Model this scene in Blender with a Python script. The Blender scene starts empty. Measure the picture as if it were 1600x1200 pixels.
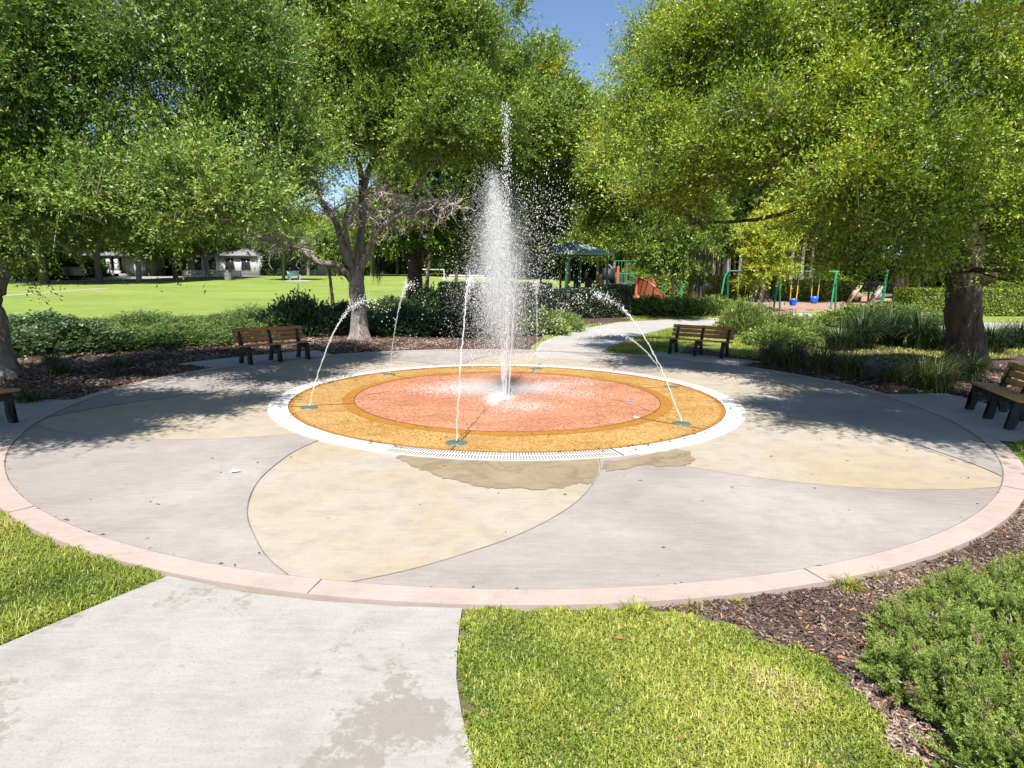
import bpy, bmesh, math, random
import numpy as np
from mathutils import Vector, Matrix

# ------------------------------------------------------------------ camera, sky, sun, exposure
sc = bpy.context.scene
COL = sc.collection
FOC, PITCH, ROLL, EYE = 970.0, 0.170262, 0.0131247, 2.15      # focal length in pixels of a 1600 px wide frame
cam = bpy.data.objects.new('camera', bpy.data.cameras.new('camera'))
COL.objects.link(cam)
cam.data.sensor_width = 36.0
cam.data.lens = FOC / 1600 * 36
cam.data.clip_start, cam.data.clip_end = 0.05, 6000
cp, sp, cr, sr = math.cos(PITCH), math.sin(PITCH), math.cos(ROLL), math.sin(ROLL)
FWD = Vector((0, cp, -sp))
RGT = Vector((1, 0, 0)) * cr + Vector((0, sp, cp)) * sr
UPV = Vector((-1, 0, 0)) * sr + Vector((0, sp, cp)) * cr
m = Matrix((RGT, UPV, -FWD)).transposed().to_4x4()
m.translation = Vector((0, 0, EYE))
cam.matrix_world = m
sc.camera = cam

SUN_EL, SUN_DIR = math.radians(57), math.radians(187)         # compass angle from +Y towards +X
svec = Vector((math.sin(SUN_DIR) * math.cos(SUN_EL), math.cos(SUN_DIR) * math.cos(SUN_EL), math.sin(SUN_EL)))
w = bpy.data.worlds.new('World'); sc.world = w; w.use_nodes = True
nt = w.node_tree
sky = nt.nodes.new('ShaderNodeTexSky'); sky.sky_type = 'NISHITA'; sky.sun_disc = False
sky.sun_elevation = SUN_EL; sky.sun_rotation = SUN_DIR; sky.air_density = 1.0; sky.dust_density = 0.3; sky.ozone_density = 3.5
nt.links.new(sky.outputs[0], nt.nodes['Background'].inputs[0])
nt.nodes['Background'].inputs[1].default_value = 0.08
sl = bpy.data.lights.new('sun', 'SUN'); sl.energy = 4.8; sl.angle = math.radians(0.53); sl.color = (1.0, 0.955, 0.88)
so = bpy.data.objects.new('sun', sl); COL.objects.link(so)
so.rotation_euler = (-svec).to_track_quat('-Z', 'Y').to_euler()
sc.view_settings.view_transform = 'Standard'; sc.view_settings.look = 'None'
sc.view_settings.exposure = 1.05; sc.view_settings.gamma = 1.0
sc.cycles.max_bounces = 7; sc.cycles.diffuse_bounces = 4; sc.cycles.transparent_max_bounces = 6
sc.cycles.caustics_reflective = False; sc.cycles.caustics_refractive = False

random.seed(7)
RNG = np.random.default_rng(7)
V = lambda *a: np.array(a, float)

# ------------------------------------------------------------------ photo measurements -> places in the park
def gz(y):
    return 0.03 * (min(max(y, 28.0), 150.0) - 28.0)            # the park rises gently beyond the plaza
def ray(px, py):
    x, y = px - 800, py - 600
    d = FWD + RGT * (x / FOC) - UPV * (y / FOC)
    return d
def at(px, py, h=0.0):
    d = ray(px, py)
    t = (h - EYE) / d.z if d.z < 0 else 1e9
    if t * d.y > 28 or t < 0:
        t = (h - EYE - 0.03 * 28) / (d.z - 0.03 * d.y)
    return V(d.x * t, d.y * t, gz(d.y * t) + h)
def aty(px, py, Y):
    d = ray(px, py); t = Y / d.y
    return V(d.x * t, Y, EYE + d.z * t)

# ------------------------------------------------------------------ objects
def tag(o, label=None, cat=None, group=None, kind=None):
    if label: o['label'] = label
    if cat: o['category'] = cat
    if group: o['group'] = group
    if kind: o['kind'] = kind
    return o
def empty(name, loc, rz=0.0, **k):
    o = bpy.data.objects.new(name, None); COL.objects.link(o)
    o.location = loc; o.rotation_euler = (0, 0, rz); o.empty_display_size = 0.2
    return tag(o, **k)
def copy_tree(o, parent=None):
    c = o.copy(); COL.objects.link(c)
    if parent is not None: c.parent = parent
    for ch in list(o.children): copy_tree(ch, c)
    return c

class MB:
    """collects faces in numpy arrays and links them as one mesh object"""
    def __init__(s): s.v = []; s.f = []; s.n = 0; s.t = []; s.mi = []
    def add(s, verts, faces, mi=0, tint=None):
        verts = np.asarray(verts, float).reshape(-1, 3)
        faces = np.asarray(faces, np.int64)
        s.v.append(verts); s.f.append(faces + s.n); s.n += len(verts)
        s.mi.append(np.full(len(faces), mi, np.int32))
        s.t.append(np.full(len(faces), 0.5) if tint is None else np.broadcast_to(np.asarray(tint, float), (len(faces),)))
        return s
    def box(s, c, size, R=None, mi=0):
        x, y, z = [a / 2 for a in size]
        p = np.array([[-x,-y,-z],[x,-y,-z],[x,y,-z],[-x,y,-z],[-x,-y,z],[x,-y,z],[x,y,z],[-x,y,z]])
        if R is not None: p = p @ np.array(R).T
        return s.add(p + np.asarray(c, float), [[0,3,2,1],[4,5,6,7],[0,1,5,4],[1,2,6,5],[2,3,7,6],[3,0,4,7]], mi)
    def tube(s, pts, rad, n=8, mi=0, cap=True, tint=None):
        pts = np.asarray(pts, float); k = len(pts)
        rad = np.broadcast_to(np.asarray(rad, float), (k,))
        tg = np.gradient(pts, axis=0); tg /= np.linalg.norm(tg, axis=1)[:, None] + 1e-9
        ref = V(0.13, 1, 0.07) if abs(tg[0][2]) > 0.7 else V(0.03, 0.05, 1)
        a = np.cross(tg, ref); a /= np.linalg.norm(a, axis=1)[:, None] + 1e-9
        b = np.cross(tg, a)
        th = np.linspace(0, 2 * np.pi, n, endpoint=False)
        ring = pts[:, None] + rad[:, None, None] * (np.cos(th)[None, :, None] * a[:, None] + np.sin(th)[None, :, None] * b[:, None])
        i = np.arange(k - 1)[:, None] * n; j = np.arange(n)[None]; j2 = (j + 1) % n
        q = np.stack([i + j, i + j2, i + n + j2, i + n + j], -1).reshape(-1, 4)
        base = s.n
        s.add(ring.reshape(-1, 3), q, mi, tint)
        if cap and n == 4: pass
        if cap:
            for e, r0 in ((0, 0), (1, (k - 1) * n)):
                c = pts[0] if e == 0 else pts[-1]
                vv = np.vstack([ring[0 if e == 0 else -1], c[None]])
                s.add(vv, [[x, (x + 1) % n, n, n] for x in range(n)] if False else [[x, (x + 1) % n, n] for x in range(n)], mi, tint)
        return s
    def build(s, name, mats, parent=None, smooth=False, **k):
        me = bpy.data.meshes.new(name)
        v = np.concatenate(s.v); tot = np.concatenate([np.full(len(f), f.shape[1], np.int32) for f in s.f])
        loops = np.concatenate([f.reshape(-1) for f in s.f]).astype(np.int32)
        me.vertices.add(len(v)); me.vertices.foreach_set('co', v.astype(np.float32).ravel())
        me.loops.add(len(loops)); me.loops.foreach_set('vertex_index', loops)
        me.polygons.add(len(tot))
        st = np.zeros(len(tot), np.int32); st[1:] = np.cumsum(tot)[:-1]
        me.polygons.foreach_set('loop_start', st); me.polygons.foreach_set('loop_total', tot)
        me.polygons.foreach_set('material_index', np.concatenate(s.mi))
        at_ = me.attributes.new('tint', 'FLOAT', 'FACE'); at_.data.foreach_set('value', np.concatenate(s.t).astype(np.float32))
        if smooth: me.polygons.foreach_set('use_smooth', np.ones(len(tot), bool))
        me.update(calc_edges=True); me.validate()
        for mt in (mats if isinstance(mats, (list, tuple)) else [mats]): me.materials.append(mt)
        o = bpy.data.objects.new(name, me); COL.objects.link(o)
        if parent is not None: o.parent = parent
        return tag(o, **k)

def spline(pts, n=8):
    """Catmull-Rom through rows of pts (any width)"""
    p = np.asarray(pts, float)
    if len(p) < 3: 
        t = np.linspace(0, 1, n)[:, None]; return p[0] * (1 - t) + p[-1] * t
    q = np.vstack([2 * p[0] - p[1], p, 2 * p[-1] - p[-2]])
    out = []
    for i in range(len(p) - 1):
        a, b, c, d = q[i:i + 4]
        t = np.linspace(0, 1, n, endpoint=False)[:, None]
        out.append(0.5 * (2 * b + (c - a) * t + (2 * a - 5 * b + 4 * c - d) * t ** 2 + (3 * b - a - 3 * c + d) * t ** 3))
    out.append(p[-1:])
    return np.vstack(out)
def unit(a): return a / (np.linalg.norm(a, axis=-1, keepdims=True) + 1e-9)
def rotz(a): c, s = math.cos(a), math.sin(a); return np.array([[c, -s, 0], [s, c, 0], [0, 0, 1]])
def roty(a): c, s = math.cos(a), math.sin(a); return np.array([[c, 0, s], [0, 1, 0], [-s, 0, c]])
def rotx(a): c, s = math.cos(a), math.sin(a); return np.array([[1, 0, 0], [0, c, -s], [0, s, c]])

# ------------------------------------------------------------------ materials
def mat(name):
    m = bpy.data.materials.new(name); m.use_nodes = True
    return m, m.node_tree, m.node_tree.nodes['Principled BSDF']
def nd(nt, t, **k):
    n = nt.nodes.new(t)
    for a, b in k.items(): setattr(n, a, b)
    return n
def ramp(nt, fac, stops, interp='LINEAR'):
    r = nd(nt, 'ShaderNodeValToRGB'); r.color_ramp.interpolation = interp
    e = r.color_ramp.elements
    while len(e) < len(stops): e.new(0.5)
    for x, (p, c) in zip(e, stops): x.position = p; x.color = (*c, 1) if len(c) == 3 else c
    nt.links.new(fac, r.inputs[0]); return r.outputs[0]
def noise(nt, scale, detail=4, rough=0.55, vec=None, dist=0.0):
    n = nd(nt, 'ShaderNodeTexNoise'); n.inputs['Scale'].default_value = scale; n.inputs['Detail'].default_value = detail
    n.inputs['Roughness'].default_value = rough; n.inputs['Distortion'].default_value = dist
    if vec is not None: nt.links.new(vec, n.inputs['Vector'])
    return n.outputs[0]
def pos(nt, scale=(1, 1, 1), loc=(0, 0, 0)):
    c = nd(nt, 'ShaderNodeTexCoord'); mp = nd(nt, 'ShaderNodeMapping'); mp.inputs['Scale'].default_value = scale; mp.inputs['Location'].default_value = loc
    nt.links.new(c.outputs['Object'], mp.inputs[0]); return mp.outputs[0]
def mix(nt, f, a, b, mode='MIX'):
    n = nd(nt, 'ShaderNodeMixRGB', blend_type=mode)
    for s, v in ((0, f), (1, a), (2, b)):
        if isinstance(v, (int, float)): n.inputs[s].default_value = v
        elif isinstance(v, (tuple, list)): n.inputs[s].default_value = (*v, 1)
        else: nt.links.new(v, n.inputs[s])
    return n.outputs[0]
def bump(nt, b, h, strength=0.3, dist=0.02):
    n = nd(nt, 'ShaderNodeBump'); n.inputs['Strength'].default_value = strength; n.inputs['Distance'].default_value = dist
    nt.links.new(h, n.inputs['Height']); nt.links.new(n.outputs[0], b.inputs['Normal'])

def leaf_mat(name, stops, trans=0.33, rough=0.45, spec=0.5):
    m, nt, b = mat(name)
    a = nd(nt, 'ShaderNodeAttribute', attribute_name='tint')
    c = ramp(nt, a.outputs['Fac'], stops)
    nt.links.new(c, b.inputs['Base Color']); b.inputs['Roughness'].default_value = rough
    b.inputs['Specular IOR Level'].default_value = spec
    t = nd(nt, 'ShaderNodeBsdfTranslucent')
    nt.links.new(mix(nt, 1.0, c, (1.0, 1.0, 0.55), 'MULTIPLY'), t.inputs[0])
    x = nd(nt, 'ShaderNodeMixShader'); x.inputs[0].default_value = trans
    nt.links.new(b.outputs[0], x.inputs[1]); nt.links.new(t.outputs[0], x.inputs[2])
    nt.links.new(x.outputs[0], nt.nodes['Material Output'].inputs[0])
    return m
def plain(name, col, rough=0.6, metal=0.0, var=0.12, scale=6.0, bmp=0.0, spec=0.5):
    m, nt, b = mat(name)
    p = pos(nt); n = noise(nt, scale, 5, 0.6, p)
    d = tuple(c * (1 - var) for c in col); l = tuple(min(1, c * (1 + var)) for c in col)
    nt.links.new(ramp(nt, n, [(0.3, d), (0.7, l)]), b.inputs['Base Color'])
    b.inputs['Roughness'].default_value = rough; b.inputs['Metallic'].default_value = metal
    b.inputs['Specular IOR Level'].default_value = spec
    if bmp: bump(nt, b, n, bmp)
    return m
def bark_mat(name, dark, light, scale=9):
    m, nt, b = mat(name)
    p = pos(nt, (1, 1, 0.22)); n = noise(nt, scale, 8, 0.7, p, 0.6); n2 = noise(nt, 1.3, 3, 0.5, pos(nt))
    c = ramp(nt, n, [(0.35, dark), (0.65, light)])
    c = mix(nt, ramp(nt, n2, [(0.45, (0, 0, 0)), (0.7, (0.6, 0.6, 0.6))]), c, tuple(x * 0.6 + 0.02 for x in light))
    nt.links.new(c, b.inputs['Base Color']); b.inputs['Roughness'].default_value = 0.9; b.inputs['Specular IOR Level'].default_value = 0.2
    bump(nt, b, n, 0.9, 0.05); return m
def concrete(name, base, light, stain, patch=None, sc_=1.0, speck=0.5, shift=(0, 0, 0)):
    m, nt, b = mat(name)
    p = pos(nt, loc=shift)
    big = noise(nt, 0.55 * sc_, 5, 0.6, p, 0.4); mid = noise(nt, 3.2 * sc_, 6, 0.65, p, 0.3); fine = noise(nt, 60, 4, 0.7, p)
    brush = noise(nt, 5, 5, 0.6, pos(nt, (0.7, 4.5, 1)), 0.3)
    c = mix(nt, ramp(nt, big, [(0.35, (0, 0, 0)), (0.65, (1, 1, 1))]), base, light)
    c = mix(nt, ramp(nt, mid, [(0.46, (0, 0, 0)), (0.72, (0.75, 0.75, 0.75))]), c, stain)
    c = mix(nt, ramp(nt, brush, [(0.45, (0, 0, 0)), (0.75, (0.3, 0.3, 0.3))]), c, tuple(min(1, x * 1.25) for x in light))
    sc2 = noise(nt, 8, 10, 0.8, p, 0.6)
    c = mix(nt, ramp(nt, sc2, [(0.56, (0, 0, 0)), (0.68, (0.4, 0.4, 0.4))]), c, tuple(x * 0.78 for x in stain))
    if patch:
        pn = noise(nt, 1.15, 3, 0.5, p, 0.2); pf = noise(nt, 14, 8, 0.75, p, 0.5)
        a = nd(nt, 'ShaderNodeMath', operation='MULTIPLY_ADD'); nt.links.new(pf, a.inputs[0]); a.inputs[1].default_value = 0.55
        nt.links.new(pn, a.inputs[2])
        c = mix(nt, ramp(nt, a.outputs[0], [(0.83, (0, 0, 0)), (0.88, (0.75, 0.75, 0.75))]), c, patch)
    c = mix(nt, ramp(nt, fine, [(0.3, (speck, speck, speck)), (0.5, (0, 0, 0))]), c, tuple(x * 0.62 for x in base))
    nt.links.new(c, b.inputs['Base Color']); b.inputs['Roughness'].default_value = 0.82; b.inputs['Specular IOR Level'].default_value = 0.25
    bump(nt, b, fine, 0.12, 0.006); return m
def rubber(name, base, pale, dark):
    m, nt, b = mat(name); p = pos(nt)
    v = nd(nt, 'ShaderNodeTexVoronoi'); v.inputs['Scale'].default_value = 85; nt.links.new(p, v.inputs['Vector'])
    s = nd(nt, 'ShaderNodeSeparateColor'); nt.links.new(v.outputs['Color'], s.inputs[0])
    big = noise(nt, 0.9, 4, 0.6, p, 0.5)
    ad = nd(nt, 'ShaderNodeMath', operation='MULTIPLY_ADD'); nt.links.new(big, ad.inputs[0]); ad.inputs[1].default_value = -0.7
    nt.links.new(s.outputs[0], ad.inputs[2])
    c = ramp(nt, ad.outputs[0], [(0.0, tuple(x * 0.85 for x in base)), (0.12, base), (0.42, pale)])
    c = mix(nt, ramp(nt, s.outputs[1], [(0.9, (0, 0, 0)), (0.95, (0.6, 0.6, 0.6))]), c, dark)
    st = noise(nt, 2.2, 6, 0.7, pos(nt, (0.6, 1.6, 1)), 0.7)
    c = mix(nt, ramp(nt, st, [(0.57, (0, 0, 0)), (0.72, (0.5, 0.5, 0.5))]), c, tuple(x * 0.72 for x in base))
    nt.links.new(c, b.inputs['Base Color']); nt.links.new(ramp(nt, st, [(0.4, (0.7, 0.7, 0.7)), (0.6, (0.35, 0.35, 0.35))]), b.inputs['Roughness']); b.inputs['Specular IOR Level'].default_value = 0.4
    bump(nt, b, v.outputs['Distance'], 0.25, 0.006); return m

M = {}
GREEN = [(0.0, (0.04, 0.085, 0.012)), (0.35, (0.155, 0.25, 0.038)), (0.75, (0.31, 0.415, 0.058)), (0.93, (0.33, 0.38, 0.045)), (1.0, (0.4, 0.24, 0.06))]
DEEP = [(0.0, (0.055, 0.095, 0.024)), (0.4, (0.155, 0.265, 0.055)), (0.8, (0.29, 0.41, 0.085)), (0.95, (0.46, 0.49, 0.1)), (1.0, (0.36, 0.25, 0.08))]
LIME = [(0.0, (0.05, 0.095, 0.01)), (0.4, (0.2, 0.295, 0.032)), (0.75, (0.37, 0.455, 0.045)), (0.95, (0.4, 0.41, 0.035)), (1.0, (0.5, 0.22, 0.05))]
M['leaf_deep'] = leaf_mat('oak leaves deep green', DEEP)
M['leaf_mid'] = leaf_mat('oak leaves olive green', GREEN)
M['leaf_lime'] = leaf_mat('oak leaves yellow green', LIME)
M['leaf_young'] = leaf_mat('young tree leaves', [(0, (0.2, 0.29, 0.03)), (0.45, (0.4, 0.48, 0.045)), (0.85, (0.62, 0.58, 0.06)), (1, (0.65, 0.3, 0.1))])
M['leaf_far'] = leaf_mat('far tree leaves', [(0, (0.05, 0.1, 0.02)), (0.5, (0.12, 0.2, 0.03)), (1, (0.25, 0.32, 0.05))])
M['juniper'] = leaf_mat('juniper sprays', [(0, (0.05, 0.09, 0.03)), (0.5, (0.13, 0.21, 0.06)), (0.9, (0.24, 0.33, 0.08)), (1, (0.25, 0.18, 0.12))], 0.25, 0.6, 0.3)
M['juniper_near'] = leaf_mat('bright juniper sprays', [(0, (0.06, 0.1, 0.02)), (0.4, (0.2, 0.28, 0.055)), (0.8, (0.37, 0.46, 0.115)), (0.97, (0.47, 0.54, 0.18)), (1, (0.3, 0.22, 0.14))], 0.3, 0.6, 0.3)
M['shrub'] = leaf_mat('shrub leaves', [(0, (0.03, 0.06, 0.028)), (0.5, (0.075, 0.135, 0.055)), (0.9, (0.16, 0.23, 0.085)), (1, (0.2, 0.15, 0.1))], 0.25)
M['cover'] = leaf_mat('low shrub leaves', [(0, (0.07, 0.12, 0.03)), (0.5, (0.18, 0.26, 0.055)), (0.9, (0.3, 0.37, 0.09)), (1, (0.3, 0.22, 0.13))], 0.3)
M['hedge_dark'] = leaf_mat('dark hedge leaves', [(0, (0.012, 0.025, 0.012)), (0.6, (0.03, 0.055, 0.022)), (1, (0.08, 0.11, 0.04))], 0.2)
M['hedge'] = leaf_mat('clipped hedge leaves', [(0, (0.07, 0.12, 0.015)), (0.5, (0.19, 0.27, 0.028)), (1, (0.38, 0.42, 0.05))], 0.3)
M['flax'] = leaf_mat('strap leaves', [(0, (0.012, 0.03, 0.012)), (0.6, (0.03, 0.06, 0.018)), (0.9, (0.07, 0.11, 0.025)), (1, (0.28, 0.22, 0.1))], 0.2, 0.5, 0.3)  # leaf colour darkened to stand in for the oak's shade over the clumps
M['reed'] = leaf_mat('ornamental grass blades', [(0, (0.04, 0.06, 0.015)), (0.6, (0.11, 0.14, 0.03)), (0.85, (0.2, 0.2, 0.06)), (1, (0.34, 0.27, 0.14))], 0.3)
M['blade'] = leaf_mat('lawn blades', [(0, (0.08, 0.15, 0.015)), (0.3, (0.22, 0.29, 0.04)), (0.6, (0.4, 0.43, 0.075)), (0.85, (0.56, 0.53, 0.14)), (1, (0.55, 0.44, 0.25))], 0.35, 0.5, 0.35)
M['weed'] = leaf_mat('weed blades', [(0, (0.16, 0.22, 0.01)), (1, (0.4, 0.42, 0.04))], 0.35)
M['moss'] = leaf_mat('hanging moss', [(0, (0.025, 0.032, 0.016)), (1, (0.075, 0.08, 0.05))], 0.2, 0.9, 0.1)
M['moss_pale'] = leaf_mat('pale hanging moss', [(0, (0.09, 0.085, 0.06)), (1, (0.2, 0.19, 0.14))], 0.2, 0.9, 0.1)
M['flower'] = leaf_mat('yellow flowers', [(0, (0.5, 0.3, 0.02)), (1, (0.75, 0.5, 0.03))])
M['chips'] = leaf_mat('mulch chips', [(0, (0.022, 0.014, 0.012)), (0.45, (0.085, 0.056, 0.044)), (0.7, (0.17, 0.122, 0.1)), (0.93, (0.36, 0.29, 0.25)), (1, (0.38, 0.18, 0.08))], 0.0, 0.85, 0.2)
M['dry_leaf'] = leaf_mat('dry leaves', [(0, (0.05, 0.03, 0.02)), (0.6, (0.16, 0.09, 0.04)), (1, (0.42, 0.2, 0.09))], 0.1, 0.7, 0.2)
M['bark'] = bark_mat('grey oak bark', (0.1, 0.084, 0.074), (0.35, 0.3, 0.27))
M['bark_dark'] = bark_mat('dark oak bark', (0.03, 0.022, 0.017), (0.16, 0.115, 0.085))
M['bark_pale'] = bark_mat('pale young bark', (0.12, 0.1, 0.085), (0.4, 0.35, 0.3))
M['twig'] = plain('bare grey twigs', (0.42, 0.35, 0.33), 0.9, 0, 0.3)
M['path'] = concrete('weathered path concrete', (0.28, 0.266, 0.246), (0.345, 0.33, 0.308), (0.235, 0.22, 0.2), (0.205, 0.182, 0.155), shift=(-0.876, 0.398, 0))
M['pathfar'] = concrete('far path concrete', (0.32, 0.3, 0.285), (0.37, 0.35, 0.335), (0.28, 0.26, 0.245))
M['cream'] = concrete('cream stained concrete', (0.33, 0.262, 0.17), (0.345, 0.314, 0.278), (0.235, 0.21, 0.185), speck=0.3)
M['mauve'] = concrete('mauve stained concrete', (0.228, 0.197, 0.182), (0.325, 0.298, 0.278), (0.235, 0.215, 0.2), speck=0.3)
M['kerb'] = concrete('pink kerb concrete', (0.34, 0.266, 0.235), (0.385, 0.315, 0.285), (0.3, 0.23, 0.203), speck=0.2)
M['ring'] = concrete('white ring concrete', (0.47, 0.455, 0.43), (0.51, 0.5, 0.475), (0.4, 0.385, 0.355), speck=0.15)
M['pad'] = concrete('bench pad concrete', (0.32, 0.31, 0.3), (0.37, 0.36, 0.35), (0.26, 0.25, 0.235))
M['orange'] = rubber('orange rubber crumb', (0.32, 0.145, 0.02), (0.5, 0.345, 0.15), (0.14, 0.07, 0.015))
M['red'] = rubber('red rubber crumb', (0.33, 0.095, 0.045), (0.52, 0.31, 0.19), (0.2, 0.05, 0.03))
M['joint'] = plain('dark joint', (0.1, 0.085, 0.075), 0.9); M['orange_plain'] = plain('smooth orange band', (0.3, 0.132, 0.016), 0.6, 0, 0.2, 14)
M['wetjoint'] = plain('wet groove', (0.1, 0.04, 0.015), 0.6)
M['asphalt'] = plain('road', (0.3, 0.28, 0.27), 0.9, 0, 0.15, 1.5)
M['chipground'] = plain('playground wood chips', (0.3, 0.19, 0.14), 0.95, 0, 0.35, 3.0, 0.4)
def wet_mat():
    m, nt, b = mat('wet concrete'); p = pos(nt); n = noise(nt, 1.6, 6, 0.65, p, 0.5)
    nt.links.new(ramp(nt, n, [(0.3, (0.21, 0.158, 0.098)), (0.65, (0.285, 0.228, 0.16))]), b.inputs['Base Color']); b.inputs['Roughness'].default_value = 0.45; b.inputs['Specular IOR Level'].default_value = 0.25
    n2 = noise(nt, 2.4, 7, 0.7, p, 0.8); t = nd(nt, 'ShaderNodeBsdfTransparent'); x = nd(nt, 'ShaderNodeMixShader')
    nt.links.new(ramp(nt, n2, [(0.34, (0.45, 0.45, 0.45)), (0.5, (1, 1, 1))]), x.inputs[0]); nt.links.new(t.outputs[0], x.inputs[1]); nt.links.new(b.outputs[0], x.inputs[2]); nt.links.new(x.outputs[0], nt.nodes['Material Output'].inputs[0]); return m
M['wet'] = wet_mat()
def lawn_mat():
    m, nt, b = mat('lawn'); p = pos(nt)
    big = noise(nt, 0.13, 4, 0.6, p, 0.3); mid = noise(nt, 1.1, 6, 0.7, p, 0.3); fine = noise(nt, 22, 6, 0.75, p)
    c = mix(nt, ramp(nt, big, [(0.35, (0, 0, 0)), (0.65, (1, 1, 1))]), (0.155, 0.235, 0.04), (0.25, 0.31, 0.06))
    c = mix(nt, ramp(nt, mid, [(0.42, (0, 0, 0)), (0.72, (0.85, 0.85, 0.85))]), c, (0.29, 0.31, 0.1))
    c = mix(nt, ramp(nt, noise(nt, .5, 5, .6, pos(nt, (.35, 1.6, 1)), .5), [(.5, (0, 0, 0)), (.72, (.6, .6, .6))]), c, (0.11, 0.19, 0.035))
    c = mix(nt, ramp(nt, fine, [(0.3, (0.75, 0.75, 0.75)), (0.55, (0, 0, 0))]), c, (0.075, 0.12, 0.02))
    nt.links.new(c, b.inputs['Base Color']); b.inputs['Roughness'].default_value = 0.9; b.inputs['Specular IOR Level'].default_value = 0.15
    bump(nt, b, fine, 0.8, 0.05); return m
M['lawn'] = lawn_mat()
def mulch_mat():
    m, nt, b = mat('mulch'); p = pos(nt, (1, 1.8, 1))
    v = nd(nt, 'ShaderNodeTexVoronoi'); v.inputs['Scale'].default_value = 26; nt.links.new(p, v.inputs['Vector'])
    s = nd(nt, 'ShaderNodeSeparateColor'); nt.links.new(v.outputs['Color'], s.inputs[0])
    big = noise(nt, 1.1, 4, 0.6, p)
    c = ramp(nt, s.outputs[0], [(0.2, (0.022, 0.013, 0.011)), (0.6, (0.075, 0.046, 0.038)), (0.9, (0.17, 0.115, 0.095))])
    c = mix(nt, ramp(nt, big, [(0.5, (0, 0, 0)), (0.7, (0.5, 0.5, 0.5))]), c, (0.15, 0.11, 0.09))
    nt.links.new(c, b.inputs['Base Color']); b.inputs['Roughness'].default_value = 0.95; b.inputs['Specular IOR Level'].default_value = 0.15
    bump(nt, b, v.outputs['Distance'], 0.7, 0.03); return m
M['mulch'] = mulch_mat()
M['slat'] = plain('brown bench planks', (0.4, 0.17, 0.07), 0.55, 0, 0.3, 9)
M['slat_gold'] = plain('golden bench planks', (0.5, 0.26, 0.09), 0.55, 0, 0.3, 9)
M['black'] = plain('black bench frame', (0.012, 0.012, 0.013), 0.55)
M['greenpaint'] = plain('green paint', (0.015, 0.21, 0.1), 0.35)
M['orangepaint'] = plain('orange paint', (0.55, 0.13, 0.05), 0.4)
M['slide'] = plain('rust brown plastic', (0.27, 0.085, 0.036), 0.4)
M['tan'] = plain('tan plastic', (0.33, 0.25, 0.18), 0.5)
M['greyslab'] = plain('grey plastic', (0.3, 0.29, 0.28), 0.5)
M['dark'] = plain('dark plastic', (0.02, 0.022, 0.025), 0.5)
M['canopy'] = plain('grey green canopy cloth', (0.36, 0.46, 0.43), 0.7)
M['canopy2'] = plain('pale blue canopy cloth', (0.19, 0.29, 0.29), 0.7)
M['yellow'] = plain('yellow chain sleeve', (0.7, 0.42, 0.02), 0.5)
M['chain'] = plain('chain', (0.35, 0.35, 0.34), 0.4, 0.6)
M['blue'] = plain('blue plastic', (0.02, 0.12, 0.62), 0.35)
M['nozzle'] = plain('green bronze cover', (0.1, 0.165, 0.14), 0.5, 0.3)
M['white'] = plain('white paint', (0.55, 0.55, 0.54), 0.6)
M['housegrey'] = plain('grey house wall', (0.3, 0.295, 0.3), 0.7)
M['roof'] = plain('grey roof', (0.2, 0.2, 0.21), 0.8)
M['glass'] = plain('window glass', (0.03, 0.035, 0.04), 0.1)
M['carpaint'] = plain('black car paint', (0.012, 0.012, 0.014), 0.15)
M['chrome'] = plain('chrome', (0.7, 0.7, 0.7), 0.15, 1.0)
M['tyre'] = plain('tyre', (0.02, 0.02, 0.02), 0.9)
M['lampglass'] = plain('headlight glass', (0.75, 0.75, 0.72), 0.1)
M['paleblue'] = plain('pale blue bench paint', (0.4, 0.55, 0.58), 0.5)
M['binm'] = plain('grey bin', (0.2, 0.2, 0.21), 0.6)
M['blueslip'] = plain('blue plastic scrap', (0.2, 0.25, 0.75), 0.4)
M['paper'] = plain('white paper scrap', (0.8, 0.8, 0.78), 0.8)
def water_mat(name, alpha, tr=0.35):
    m, nt, b = mat(name)
    b.inputs['Base Color'].default_value = (0.93, 0.95, 0.97, 1); b.inputs['Roughness'].default_value = 0.12
    b.inputs['Specular IOR Level'].default_value = 0.8
    t = nd(nt, 'ShaderNodeBsdfTranslucent'); t.inputs[0].default_value = (0.95, 0.97, 1, 1)
    x = nd(nt, 'ShaderNodeMixShader'); x.inputs[0].default_value = tr
    nt.links.new(b.outputs[0], x.inputs[1]); nt.links.new(t.outputs[0], x.inputs[2])
    g = nd(nt, 'ShaderNodeBsdfTransparent'); y = nd(nt, 'ShaderNodeMixShader'); y.inputs[0].default_value = alpha
    nt.links.new(g.outputs[0], y.inputs[1]); nt.links.new(x.outputs[0], y.inputs[2])
    nt.links.new(y.outputs[0], nt.nodes['Material Output'].inputs[0]); return m
M['water'] = water_mat('sunlit water drops', 0.65)
M['stream'] = water_mat('clear water stream', 0.34)

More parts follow.
